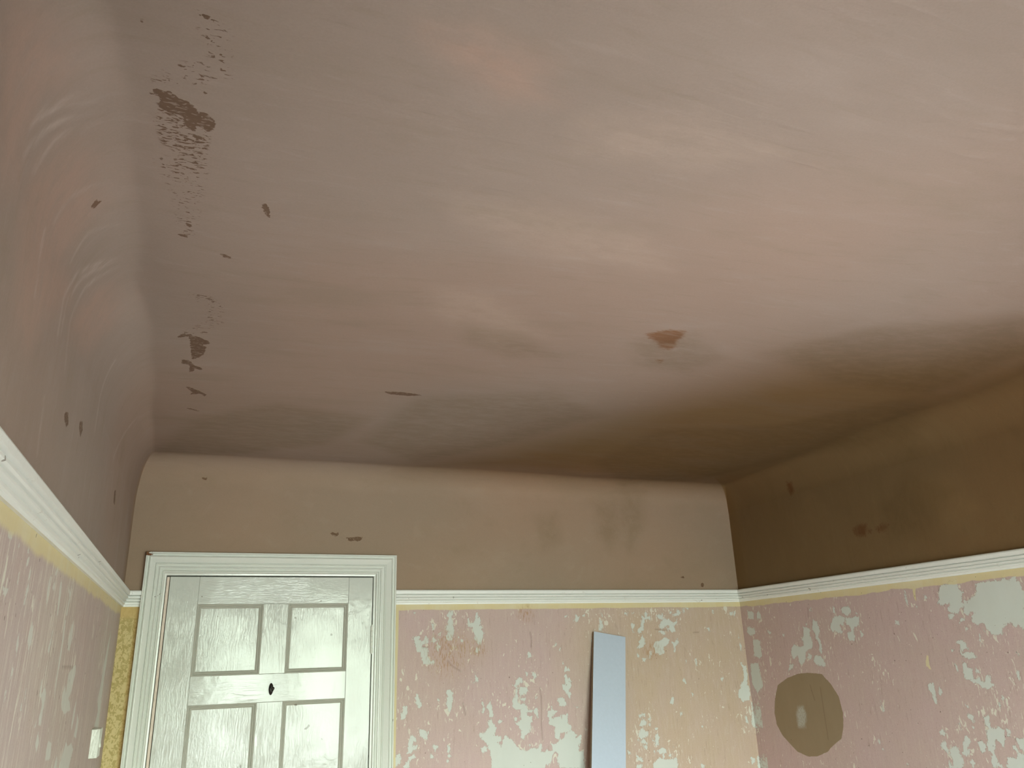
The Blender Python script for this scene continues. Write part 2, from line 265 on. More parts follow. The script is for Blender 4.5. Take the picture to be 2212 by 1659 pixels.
  [[2.2236,1.5143],[2.1996,1.5191],[2.1987,1.4949],[2.204,1.4794],[2.1983,1.4687],[2.2042,1.4511],[2.2113,1.4617],[2.2143,1.4836],[2.2246,1.4987]],
  [[2.1843,1.5018],[2.1726,1.5042],[2.171,1.489],[2.1838,1.4822]],
  [[2.028,1.4168],[2.0076,1.4198],[2.0119,1.4035],[2.0036,1.3799],[1.9825,1.3872],[1.962,1.3845],[1.9684,1.3606],[1.9763,1.3307],[1.9824,1.3341],[1.9883,1.3474],[2.0056,1.354],[2.0093,1.3399],[2.0082,1.3261],[2.0176,1.3175],[2.0131,1.2982],[2.0101,1.2829],[1.9987,1.2724],[2.0284,1.2675],[2.0324,1.2886],[2.0257,1.305],[2.0363,1.3199],[2.034,1.338],[2.0263,1.3765],[2.0197,1.3829],[2.0323,1.4003]],
  [[2.0868,1.4231],[2.0649,1.419],[2.0682,1.4065],[2.0681,1.3922],[2.0764,1.404],[2.0866,1.4138]],
  [[2.0692,1.3353],[2.0544,1.3444],[2.0436,1.3292],[2.0509,1.3107],[2.0629,1.3117]],
  [[2.116,1.3501],[2.1076,1.3528],[2.0989,1.3371],[2.1163,1.3194],[2.1085,1.3098],[2.1227,1.2944],[2.1407,1.2949],[2.1289,1.3204],[2.1294,1.3286]],
  [[2.1843,1.3097],[2.1642,1.3155],[2.1512,1.3145],[2.1481,1.2962],[2.1434,1.2742],[2.1451,1.2578],[2.1853,1.2435],[2.1837,1.2704],[2.1897,1.2885]],
  [[2.2203,1.3173],[2.1992,1.3358],[2.1969,1.3234],[2.1941,1.3026],[2.1903,1.2863],[2.2007,1.2979],[2.213,1.3032]],
  [[2.2182,1.3578],[2.202,1.3674],[2.1881,1.3577],[2.2014,1.3483]],
  [[2.2001,1.2688],[2.187,1.2577],[2.1891,1.2495],[2.2055,1.2478]],
  [[2.1177,1.2746],[2.1057,1.2818],[2.098,1.2725],[2.1084,1.2614]],
  [[1.9765,1.3035],[1.9581,1.3032],[1.9429,1.3008],[1.9335,1.3188],[1.9469,1.3369],[1.9353,1.3378],[1.9266,1.3194],[1.9041,1.3119],[1.9155,1.2695],[1.9851,1.2622],[1.9823,1.2817]],
  [[1.9318,1.3593],[1.8906,1.3623],[1.9021,1.3196],[1.924,1.3292],[1.9244,1.3444]],
  [[1.9599,1.4641],[1.9493,1.4505],[1.9641,1.4479]],
  [[1.945,1.4846],[1.9376,1.4768],[1.9432,1.4647],[1.9487,1.4705]],
  [[1.8704,1.5598],[1.8652,1.5578],[1.871,1.5319],[1.8734,1.5359]],
  [[1.9544,1.387],[1.94,1.3801],[1.9445,1.372],[1.9541,1.3792]],
  [[1.9539,1.3713],[1.9424,1.3624],[1.9513,1.3637]],
  [[2.0893,1.4532],[2.0779,1.4474],[2.079,1.4432]],
  [[2.1257,1.393],[2.1238,1.3703],[2.1269,1.3784]],
  [[2.0808,1.3873],[2.071,1.3859],[2.0772,1.3814]],
  [[2.4564,1.4513],[2.4481,1.4188],[2.4525,1.414],[2.4566,1.4372]],
  [[2.4997,1.3138],[2.4909,1.3098],[2.4965,1.3002],[2.5026,1.302]],
  [[2.49,1.2869],[2.4786,1.281],[2.4882,1.2814]],
  [[2.3851,1.2447],[2.3765,1.2434],[2.3833,1.234]],
  [[2.0959,1.5808],[2.0833,1.5678],[2.0887,1.5571],[2.0954,1.5722]],
 ],
 'yel_R': [
  [[2.2084,1.8559],[2.1907,1.8543],[2.2006,1.8266],[2.2038,1.7961],[2.2112,1.8085],[2.2107,1.8346]],
  [[2.2042,1.6137],[2.1981,1.6091],[2.2029,1.5734],[2.2172,1.5735],[2.2142,1.5912]],
  [[2.209,1.6061],[2.1989,1.606],[2.2014,1.5791],[2.1968,1.5634],[2.2077,1.5656],[2.2112,1.5858]],
 ],
 'peel_L': [
  [[1.5669,1.7326],[1.5856,1.7219],[1.5935,1.7005],[1.58,1.6931],[1.5852,1.679],[1.5694,1.6956],[1.5538,1.7036],[1.5577,1.7165]],
  [[1.7892,1.7404],[1.7969,1.7226],[1.7941,1.7045],[1.7909,1.6818],[1.7728,1.6943],[1.7875,1.7108]],
  [[1.943,1.7551],[1.9498,1.7194],[1.9536,1.6752],[1.9448,1.649],[1.9453,1.6145],[1.9475,1.5957],[1.9329,1.6319],[1.9327,1.6715],[1.935,1.7154],[1.9243,1.7541]],
  [[2.0632,1.7614],[2.0772,1.7236],[2.0642,1.6967],[2.0324,1.6998],[2.0215,1.7218],[2.0351,1.741]],
  [[2.205,1.6674],[2.2238,1.6514],[2.195,1.6085],[2.1644,1.5959],[2.2255,1.5687],[2.1293,1.5636],[2.0717,1.5788],[2.0547,1.6065],[2.0777,1.6224],[2.111,1.605],[2.1052,1.6481],[2.1646,1.6614]],
  [[2.9647,1.7749],[2.9577,1.7112],[2.9431,1.6303],[2.9451,1.5695],[2.9675,1.4853],[2.8387,1.4956],[2.885,1.5357],[2.8277,1.5682],[2.8629,1.6182],[2.8715,1.6701],[2.906,1.7156]],
  [[1.8065,1.6258],[1.8304,1.6125],[1.829,1.5934],[1.824,1.5732],[1.8283,1.5589],[1.7971,1.5607],[1.7929,1.5747],[1.8079,1.5942],[1.7749,1.6124]],
  [[1.7601,1.6468],[1.7659,1.6312],[1.7665,1.6111],[1.7535,1.6146]],
  [[1.6118,1.6338],[1.6211,1.6111],[1.6155,1.6043],[1.6131,1.6239]],
  [[1.5926,1.6079],[1.6018,1.5938],[1.5909,1.5956]],
  [[1.472,1.7104],[1.4828,1.6908],[1.4795,1.6789],[1.4665,1.697]],
  [[2.314,1.5893],[2.3242,1.5524],[2.3021,1.5157],[2.2849,1.5305],[2.2919,1.5659]],
  [[2.3756,1.552],[2.4156,1.5333],[2.4191,1.4935],[2.3675,1.5013],[2.3834,1.5309]],
  [[2.2315,1.4974],[2.2759,1.4844],[2.3369,1.4854],[2.3882,1.4693],[2.3517,1.431],[2.1729,1.4491],[2.2029,1.4717]],
  [[1.9517,1.5202],[2.0051,1.5129],[2.0142,1.4817],[1.9522,1.4875],[1.9442,1.5061]],
  [[2.114,1.4796],[2.1362,1.4528],[2.0869,1.4578]],
  [[1.7707,1.5683],[1.7702,1.5593],[1.757,1.5585]],
  [[1.81,1.5477],[1.8365,1.5258],[1.8265,1.5112],[1.8001,1.5286]],
  [[1.4674,1.6618],[1.48,1.6553],[1.4689,1.6451]],
  [[1.4492,1.634],[1.4529,1.6189],[1.4477,1.6103],[1.4463,1.6228]],
  [[1.2938,1.8457],[1.3115,1.8425],[1.3,1.8289],[1.2781,1.8374]],
  [[1.4353,1.8441],[1.4443,1.8309],[1.4325,1.832]],
  [[1.452,1.8266],[1.4555,1.8152],[1.4405,1.8122],[1.4403,1.8199]],
  [[1.678,1.8196],[1.6817,1.7974],[1.6821,1.7648],[1.6919,1.7506],[1.6654,1.7857],[1.6659,1.8035],[1.6706,1.8174]],
  [[1.8079,1.8264],[1.8235,1.8017],[1.8241,1.7599],[1.8122,1.7608],[1.8038,1.7889],[1.7952,1.8122]],
  [[1.9422,1.8501],[1.9585,1.8129],[1.9478,1.7654],[1.9342,1.7663],[1.9436,1.803],[1.9046,1.8204],[1.9464,1.8119],[1.9467,1.8347]],
  [[1.4827,1.7905],[1.4908,1.782],[1.4778,1.7537],[1.4701,1.7544],[1.4751,1.7793]],
  [[1.4846,1.8119],[1.4838,1.7932],[1.4736,1.7962]],
  [[1.3654,1.8381],[1.3687,1.8311],[1.3609,1.8325]],
  [[1.7415,1.8466],[1.7327,1.8252],[1.7188,1.8285]],
  [[1.7308,1.8172],[1.7393,1.7994],[1.7162,1.802]],
  [[1.3987,1.7949],[1.4023,1.7804],[1.3953,1.781]],
  [[1.304,1.7666],[1.342,1.7653],[1.336,1.759],[1.315,1.7573]],
  [[1.3942,1.8576],[1.4359,1.8587],[1.4256,1.8467],[1.3945,1.8499]],
  [[1.3767,1.8689],[1.3849,1.8638],[1.3771,1.8613]],
 ],
 'disc_R': [
  [[2.8302,1.5508],[2.7483,1.5457],[2.704,1.5069],[2.6708,1.4604],[2.6621,1.4005],[2.6717,1.349],[2.6921,1.3054],[2.751,1.2721],[2.7825,1.249],[2.8493,1.2259],[2.9055,1.2208],[2.9678,1.235],[3.0033,1.2592],[3.05,1.2926],[3.0779,1.334],[3.0832,1.3811],[3.0673,1.4391],[3.0356,1.4976],[2.9674,1.5273],[2.8979,1.5448]],
 ],
 'smudge_R': [
  [[2.9224,1.4105],[2.8895,1.4155],[2.8802,1.3814],[2.8963,1.3355],[2.937,1.333],[2.9383,1.3786]],
 ],
 'scr_R': [
  [[2.8275,1.5012],[2.819,1.4651],[2.8129,1.4436]],
  [[2.7686,1.4933],[2.7689,1.422],[2.7685,1.3431],[2.7688,1.2964]],
  [[2.7715,1.8125],[2.7761,1.7741]],
 ],
 'scr_B': [
  [[0.9704,1.6479],[0.981,1.6341],[0.9959,1.622],[1.0279,1.6036]],
  [[1.3745,1.5278],[1.3773,1.4903],[1.3772,1.4416],[1.3733,1.384],[1.3753,1.3552],[1.3762,1.3267]],
  [[1.3383,1.7524],[1.3439,1.7195],[1.3403,1.6911]],
  [[0.8625,1.7021],[0.8856,1.7016]],
  [[2.1606,1.7339],[2.1901,1.7348]],
  [[1.9577,1.7524],[2.021,1.7469]],
  [[1.033,1.4853],[1.0431,1.4399]],
 ],
 'scr_L': [
  [[1.9936,1.6621],[2.1646,1.6614]],
 ],
 'brn_C': [
  [[-0.1298,1.0283],[-0.1249,1.0148],[-0.1128,1.0194],[-0.1074,1.0161],[-0.1005,1.0211],[-0.0916,1.0286],[-0.0772,1.0328],[-0.0707,1.0462],[-0.0688,1.0551],[-0.0624,1.0481],[-0.0559,1.049],[-0.0433,1.0625],[-0.0449,1.0763],[-0.0513,1.092],[-0.0601,1.0882],[-0.0696,1.0814],[-0.0724,1.1009],[-0.0829,1.0876],[-0.0884,1.0649],[-0.0994,1.0639],[-0.1095,1.0626],[-0.1175,1.0559],[-0.1217,1.0481],[-0.1177,1.0361],[-0.1201,1.0264]],
  [[-0.0634,0.8532],[-0.0587,0.853],[-0.0551,0.8577],[-0.0596,0.8599]],
  [[-0.0613,0.8877],[-0.0581,0.8866],[-0.0544,0.8917],[-0.058,0.8939]],
  [[-0.0566,0.9147],[-0.0527,0.9146],[-0.0483,0.9168],[-0.0533,0.9192]],
  [[-0.0925,0.956],[-0.0874,0.9557],[-0.0892,0.9598]],
  [[-0.0598,1.0002],[-0.054,1.0001],[-0.0575,1.004]],
  [[0.0415,1.2687],[0.0471,1.2639],[0.0534,1.2826],[0.0562,1.3091],[0.0521,1.3074],[0.0457,1.2911]],
  [[-0.0255,1.4737],[-0.0152,1.474],[-0.0016,1.4881],[-0.013,1.4902]],
  [[-0.1351,0.8837],[-0.133,0.888],[-0.134,0.8923],[-0.1357,0.8875]],
  [[-0.0927,1.3368],[-0.0817,1.335],[-0.0832,1.3397]],
  [[-0.0848,1.3743],[-0.0765,1.3811],[-0.0789,1.3857],[-0.0849,1.3806]],
  [[-0.0987,1.4189],[-0.082,1.4188],[-0.0836,1.426],[-0.0942,1.4241]],
  [[-0.0906,1.3574],[-0.0803,1.3547],[-0.0833,1.36]],
  [[-0.088,1.4042],[-0.0835,1.4014],[-0.0844,1.4096]],
  [[-0.084,1.9537],[-0.0658,1.9535],[-0.0379,1.9771],[-0.0366,1.9959],[-0.0506,2.0028],[-0.0428,2.0228],[-0.0479,2.0703],[-0.0593,2.0973],[-0.0748,2.1139],[-0.0786,2.0335],[-0.0804,1.9791]],
  [[-0.1024,2.1526],[-0.0981,2.1208],[-0.0826,2.1284],[-0.0728,2.1563],[-0.0507,2.1752],[-0.0526,2.1886],[-0.0728,2.1784],[-0.0707,2.1971],[-0.0828,2.2136],[-0.0807,2.1587]],
  [[-0.0917,2.3396],[-0.0811,2.3402],[-0.0552,2.3695],[-0.0374,2.3945],[-0.0393,2.4142],[-0.0528,2.3913],[-0.0812,2.4069],[-0.0746,2.3824]],
  [[-0.0941,2.5462],[-0.0768,2.5498],[-0.0536,2.569],[-0.0606,2.5709],[-0.0768,2.5583]],
  [[-0.0638,1.6906],[-0.0493,1.6894],[-0.0509,1.6927],[-0.0622,1.6922]],
  [[-0.0475,1.7041],[-0.031,1.7074],[-0.0342,1.7117],[-0.0458,1.7078]],
  [[-0.0341,1.7168],[-0.0291,1.7195],[-0.0306,1.7264],[-0.0339,1.7253]],
  [[-0.1094,1.9693],[-0.091,1.93],[-0.0875,1.9315],[-0.0948,1.9518],[-0.0767,1.9422],[-0.0785,1.9495],[-0.1076,1.9714]],
  [[-0.0569,1.9222],[-0.0408,1.9148],[-0.0425,1.923],[-0.0551,1.9253]],
  [[0.4673,2.228],[0.5261,2.2204],[0.5942,2.2289],[0.5472,2.2468],[0.4961,2.2473]],
 ],
 'brf_C': [
  [[-0.1227,1.05],[-0.1076,1.0588],[-0.0902,1.0624],[-0.0829,1.0893],[-0.0695,1.1016],[-0.0601,1.0882],[-0.044,1.0727],[-0.0502,1.0985],[-0.0497,1.1247],[-0.0534,1.1441],[-0.0652,1.1629],[-0.0773,1.1726],[-0.0934,1.178],[-0.1012,1.1657],[-0.1069,1.153],[-0.1212,1.1436],[-0.1251,1.1188],[-0.1288,1.0917],[-0.1233,1.0673]],
  [[-0.1055,1.1802],[-0.0753,1.17],[-0.0493,1.1482],[-0.0549,1.1803],[-0.0794,1.2042],[-0.1,1.2111]],
 ],
 'brs_C': [
  [[-0.072,0.8473],[-0.0537,0.8438],[-0.0279,0.8682],[-0.0219,0.9573],[-0.0554,0.9873],[-0.1124,1.007],[-0.1347,1.0035],[-0.0957,0.9509],[-0.0651,0.9368],[-0.0523,0.9155],[-0.0697,0.8828]],
  [[-0.1354,1.1844],[-0.045,1.1443],[-0.0563,1.2724],[-0.0698,1.4249],[-0.1035,1.4358],[-0.1067,1.2891]],
  [[-0.0846,1.6789],[-0.0446,1.6785],[-0.0035,1.7375],[-0.0064,1.8542],[-0.034,1.8924],[-0.0623,1.9316],[-0.1077,1.9767],[-0.0982,1.9322],[-0.0455,1.842],[-0.0435,1.7499],[-0.0879,1.7126]],
 ],
 'red_C': [
  [[1.0189,1.5951],[1.0561,1.5586],[1.106,1.5497],[1.1197,1.5839],[1.1195,1.6102],[1.14,1.6515],[1.1307,1.6717],[1.0995,1.6636],[1.0725,1.631],[1.0445,1.6196]],
  [[1.1349,1.739],[1.1566,1.7401],[1.1594,1.7619]],
 ],
 'brn_L': [
  [[1.5462,2.0972],[1.5791,2.1054],[1.6014,2.0912],[1.5835,2.0798],[1.5528,2.086]],
  [[1.7192,2.13],[1.7546,2.1383],[1.7711,2.125],[1.7617,2.1075],[1.7269,2.1176]],
  [[1.2759,2.385],[1.2904,2.394],[1.2969,2.3847],[1.2822,2.3758]],
  [[2.4991,2.1459],[2.5347,2.1532],[2.561,2.1168],[2.5167,2.1153]],
 ],
 'brn_B': [
  [[0.4681,2.1555],[0.5149,2.153],[0.5059,2.1452],[0.4913,2.1374],[0.4777,2.1502]],
  [[0.5345,2.1346],[0.6102,2.1401],[0.6011,2.1247],[0.5443,2.1235]],
  [[-0.0323,2.3529],[-0.0124,2.3576],[-0.0147,2.3464]],
  [[2.1214,1.985],[2.1422,1.9873],[2.1388,1.9808]],
  [[2.2319,1.9575],[2.2502,1.9575],[2.2426,1.9403],[2.2325,1.9424]],
 ],
 'red_R': [
  [[2.7721,2.3617],[2.7401,2.3527],[2.7462,2.3119],[2.7704,2.2999],[2.7798,2.3272]],
  [[2.447,2.0941],[2.4083,2.1102],[2.3679,2.1055],[2.3836,2.0605],[2.4309,2.0675]],
  [[2.324,2.0804],[2.293,2.0933],[2.2609,2.0846],[2.2834,2.0669],[2.3157,2.0665]],
  [[2.3641,2.0812],[2.3503,2.0791],[2.3551,2.0689],[2.3662,2.0724]],
 ],
 'arc_L': [
  [[0.9737,2.324],[1.0157,2.3975],[1.1017,2.4964],[1.1915,2.5808]],
  [[0.9687,2.306],[1.008,2.3687],[1.0917,2.4629],[1.2096,2.566]],
  [[0.9868,2.2702],[1.0109,2.3301],[1.0659,2.4059],[1.1531,2.4951],[1.2743,2.5914]],
  [[1.0385,2.2769],[1.0442,2.3321],[1.0774,2.3949],[1.1609,2.4882]],
  [[1.1898,2.2869],[1.1999,2.3415],[1.2518,2.4086],[1.3418,2.4843]],
  [[1.3429,2.3041],[1.3405,2.3558],[1.4203,2.4488],[1.5825,2.5734]],
  [[1.3723,2.1812],[1.3683,2.2472],[1.3984,2.3057],[1.4961,2.3885],[1.6288,2.4741]],
  [[1.3975,2.1915],[1.4003,2.2532],[1.4408,2.3222],[1.5223,2.3972]],
  [[1.4819,2.155],[1.4531,2.2322],[1.4791,2.3174],[1.5533,2.4031]],
  [[1.9444,2.1733],[1.9396,2.2504],[1.9454,2.3449]],
  [[2.3671,2.2107],[2.4297,2.2671],[2.5686,2.3922],[2.8798,2.5271]],
  [[1.3753,1.9767],[1.3684,2.0051],[1.3545,2.0622]],
  [[1.1602,2.2545],[1.1641,2.2112],[1.1776,2.1587]],
 ],
 'rdz_L': [
  [[1.1958,2.4576],[1.415,2.628],[1.4745,2.5851],[1.3431,2.4304],[1.2928,2.2781],[1.4126,2.2677],[1.2492,2.1458],[1.1977,2.081],[1.0986,2.082],[1.0274,2.1934],[1.0384,2.284],[1.0961,2.377]],
  [[1.6462,2.4615],[1.8719,2.5663],[1.8776,2.4835],[1.6861,2.2689],[1.4669,2.2201],[1.5154,2.3155]],
  [[0.7968,2.3338],[1.0534,2.5824],[1.1227,2.567],[0.9507,2.3415],[0.9955,2.2281],[0.9194,2.1922]],
 ],
 'rdz_C': [
  [[0.2078,0.7797],[0.2763,0.7557],[0.3802,0.7815],[0.3936,0.8461],[0.3422,0.8638],[0.2592,0.8235]],
  [[0.3422,0.8638],[0.4234,0.8464],[0.3607,0.8369]],
 ],
 'pal_C': [
  [[0.3326,1.1454],[0.5006,1.1212],[0.7734,1.1726],[0.8946,1.2796],[0.6272,1.2999],[0.4051,1.2372]],
  [[0.4243,1.4984],[0.5575,1.5055],[0.7779,1.6938],[0.6503,1.7649],[0.4645,1.6402]],
  [[0.4742,0.8729],[0.638,0.8056],[0.8459,0.8449],[0.7274,0.9398],[0.5148,0.9568]],
 ],
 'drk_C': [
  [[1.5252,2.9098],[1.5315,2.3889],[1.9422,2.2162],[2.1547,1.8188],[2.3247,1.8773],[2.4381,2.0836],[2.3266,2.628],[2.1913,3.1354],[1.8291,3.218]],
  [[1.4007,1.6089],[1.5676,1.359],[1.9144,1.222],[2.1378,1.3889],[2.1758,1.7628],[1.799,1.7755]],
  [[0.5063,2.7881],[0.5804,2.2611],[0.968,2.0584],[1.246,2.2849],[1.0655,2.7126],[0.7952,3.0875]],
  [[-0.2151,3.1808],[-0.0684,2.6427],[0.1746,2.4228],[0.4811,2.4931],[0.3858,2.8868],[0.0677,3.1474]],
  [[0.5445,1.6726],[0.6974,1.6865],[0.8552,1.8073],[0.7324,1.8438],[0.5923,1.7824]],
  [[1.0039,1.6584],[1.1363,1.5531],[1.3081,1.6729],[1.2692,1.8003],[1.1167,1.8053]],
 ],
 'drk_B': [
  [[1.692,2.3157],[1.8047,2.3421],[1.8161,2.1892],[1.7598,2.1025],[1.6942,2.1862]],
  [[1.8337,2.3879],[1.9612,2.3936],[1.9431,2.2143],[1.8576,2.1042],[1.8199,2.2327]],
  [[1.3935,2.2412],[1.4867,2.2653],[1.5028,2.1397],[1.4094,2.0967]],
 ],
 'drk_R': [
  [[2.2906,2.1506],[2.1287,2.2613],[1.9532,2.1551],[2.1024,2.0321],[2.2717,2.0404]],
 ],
 'pal_R': [
  [[2.1413,2.2109],[1.937,2.2179],[1.8646,2.0737],[2.0035,2.0332]],
 ],
 'dmp_C': [  # dim back-right part of the ceiling, its shade painted in
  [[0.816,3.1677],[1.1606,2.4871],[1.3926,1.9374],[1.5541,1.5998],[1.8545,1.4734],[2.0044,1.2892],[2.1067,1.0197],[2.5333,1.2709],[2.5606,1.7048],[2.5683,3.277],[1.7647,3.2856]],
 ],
}

# ---------------------------------------------------------------- small helpers
def tag(o, label=None, cat=None, group=None, kind=None):
    if label: o['label'] = label
    if cat: o['category'] = cat
    if group: o['group'] = group
    if kind: o['kind'] = kind
    return o

def empty(name, loc):
    o = bpy.data.objects.new(name, None)
    scene.collection.objects.link(o)
    o.location = loc
    o.empty_display_size = 0.1
    return o

def link(name, me, mat=None, parent=None, smooth=False):
    o = bpy.data.objects.new(name, me)
    scene.collection.objects.link(o)
    if mat: me.materials.append(mat)
    if parent:
        o.parent = parent
        o.matrix_parent_inverse = Matrix.Translation(-Vector(parent.location)) if parent.parent is None else Matrix.Identity(4)
    if smooth:
        me.polygons.foreach_set('use_smooth', [True] * len(me.polygons))
    return o

def part(name, bm, mat, parent=None, bevel=0.0, smooth=False, seg=2):
    """bm is in world space; links it as one object."""
    me = bpy.data.meshes.new(name)
    bmesh.ops.recalc_face_normals(bm, faces=bm.faces)
    bm.to_mesh(me)
    bm.free()
    o = link(name, me, mat, parent, smooth)
    if bevel:
        m = o.modifiers.new('edges', 'BEVEL')
        m.width = bevel
        m.segments = seg
        m.limit_method = 'ANGLE'
        m.angle_limit = math.radians(35)
    return o

def box(bm, x0, x1, y0, y1, z0, z1):
    vs = [bm.verts.new((x, y, z)) for x in (x0, x1) for y in (y0, y1) for z in (z0, z1)]
    for f in ((0, 1, 3, 2), (4, 6, 7, 5), (0, 4, 5, 1), (2, 3, 7, 6), (0, 2, 6, 4), (1, 5, 7, 3)):
        bm.faces.new([vs[i] for i in f])
    return vs

def extrude_profile(bm, prof, a, b, place):
    """closed profile [(s,t)...] swept from a to b; place(s,t,u)->xyz. a, b may be functions of (s,t) for mitres."""
    fa = a if callable(a) else (lambda s, t: a)
    fb = b if callable(b) else (lambda s, t: b)
    n = len(prof)
    A = [bm.verts.new(place(s, t, fa(s, t))) for s, t in prof]
    B = [bm.verts.new(place(s, t, fb(s, t))) for s, t in prof]
    for i in range(n):
        j = (i + 1) % n
        bm.faces.new((A[i], A[j], B[j], B[i]))
    bm.faces.new(A)
    bm.faces.new(list(reversed(B)))

def lathe(bm, prof, centre, axis, seg=24):
    """prof [(r, h)] turned about axis through centre."""
    ax = Vector(axis).normalized()
    u = ax.orthogonal().normalized()
    v = ax.cross(u)
    rings = []
    for r, h in prof:
        c = Vector(centre) + ax * h
        if r < 1e-6:
            rings.append([bm.verts.new(c)])
        else:
            rings.append([bm.verts.new(c + (u * math.cos(2 * math.pi * k / seg) + v * math.sin(2 * math.pi * k / seg)) * r) for k in range(seg)])
    for r0, r1 in zip(rings[:-1], rings[1:]):
        for k in range(seg):
            a, b = r0[k % len(r0)], r0[(k + 1) % len(r0)]
            c, d = r1[(k + 1) % len(r1)], r1[k % len(r1)]
            fs = []
            for w in (a, b, c, d):
                if w not in fs: fs.append(w)
            if len(fs) > 2: bm.faces.new(fs)

# ---------------------------------------------------------------- node helper
class NT:
    def __init__(s, name):
        s.mat = bpy.data.materials.new(name)
        s.mat.use_nodes = True
        s.t = s.mat.node_tree
        s.b = s.t.nodes['Principled BSDF']
        s.tc = s.t.nodes.new('ShaderNodeTexCoord')
    def new(s, k, **kw):
        n = s.t.nodes.new(k)
        for a, v in kw.items(): setattr(n, a, v)
        return n
    def put(s, sock, v):
        if hasattr(v, 'links') or isinstance(v, bpy.types.NodeSocket): s.t.links.new(v, sock)
        elif v is not None: sock.default_value = v
    def m(s, op, a, b=None, c=None, clamp=False):
        n = s.new('ShaderNodeMath', operation=op)
        n.use_clamp = clamp
        s.put(n.inputs[0], a)
        if b is not None: s.put(n.inputs[1], b)
        if c is not None: s.put(n.inputs[2], c)
        return n.outputs[0]
    def pos(s): return s.tc.outputs['Object']
    def sc(s, v, k):
        n = s.new('ShaderNodeVectorMath', operation='MULTIPLY')
        s.put(n.inputs[0], v)
        n.inputs[1].default_value = k
        return n.outputs[0]
    def addv(s, a, b):
        n = s.new('ShaderNodeVectorMath', operation='ADD')
        s.put(n.inputs[0], a)
        s.put(n.inputs[1], b)
        return n.outputs[0]
    def noise(s, vec, scale, detail=3.0, rough=0.55, dist=0.0, col=False):
        n = s.new('ShaderNodeTexNoise')
        s.put(n.inputs['Vector'], vec)
        n.inputs['Scale'].default_value = scale
        n.inputs['Detail'].default_value = detail
        n.inputs['Roughness'].default_value = rough
        n.inputs['Distortion'].default_value = dist
        return n.outputs['Color' if col else 'Fac']
    def wave(s, vec, scale, dist, detail=2.0, dscale=1.0, dirn='X'):
        n = s.new('ShaderNodeTexWave', bands_direction=dirn)
        s.put(n.inputs['Vector'], vec)
        n.inputs['Scale'].default_value = scale
        n.inputs['Distortion'].default_value = dist
        n.inputs['Detail'].default_value = detail
        n.inputs['Detail Scale'].default_value = dscale
        return n.outputs['Fac']
    def mr(s, v, a, b, c=0.0, d=1.0, smooth=True):
        n = s.new('ShaderNodeMapRange', interpolation_type='SMOOTHSTEP' if smooth else 'LINEAR')
        s.put(n.inputs['Value'], v)
        for k, x in zip(('From Min', 'From Max', 'To Min', 'To Max'), (a, b, c, d)): s.put(n.inputs[k], x)
        return n.outputs['Result']
    def mix(s, f, a, b, mode='MIX'):
        n = s.new('ShaderNodeMix', data_type='RGBA', blend_type=mode)
        s.put(n.inputs[0], f)
        s.put(n.inputs[6], (*a, 1) if isinstance(a, tuple) else a)
        s.put(n.inputs[7], (*b, 1) if isinstance(b, tuple) else b)
        return n.outputs[2]
    def attr(s, name):
        n = s.new('ShaderNodeAttribute', attribute_name=name)
        return n.outputs['Fac']
    def attr_v(s, name):
        n = s.new('ShaderNodeAttribute', attribute_name=name)
        return n.outputs['Vector']
    def xyz(s, v):
        n = s.new('ShaderNodeSeparateXYZ')
        s.put(n.inputs[0], v)
        return n.outputs
    def bump(s, h, dist, strength=1.0, normal=None):
        n = s.new('ShaderNodeBump')
        n.inputs['Distance'].default_value = dist
        n.inputs['Strength'].default_value = strength
        s.put(n.inputs['Height'], h)
        if normal is not None: s.put(n.inputs['Normal'], normal)
        return n.outputs[0]
    def out(s, col, rough, normal=None, spec=0.5, coat=None):
        s.put(s.b.inputs['Base Color'], (*col, 1) if isinstance(col, tuple) else col)
        s.put(s.b.inputs['Roughness'], rough)
        s.b.inputs['Specular IOR Level'].default_value = spec
        if normal is not None: s.put(s.b.inputs['Normal'], normal)
        if coat: s.b.inputs['Coat Weight'].default_value = coat
        return s.mat

# ---------------------------------------------------------------- materials
PINK = (0.56, 0.415, 0.40)
TAN = (0.54, 0.42, 0.29)
CREAM = (0.66, 0.685, 0.645)
YEL = (0.70, 0.60, 0.34)
PL1 = (0.305, 0.240, 0.200)
PL2 = (0.330, 0.240, 0.192)
PL3 = (0.365, 0.295, 0.255)
PL4 = (0.240, 0.190, 0.138)

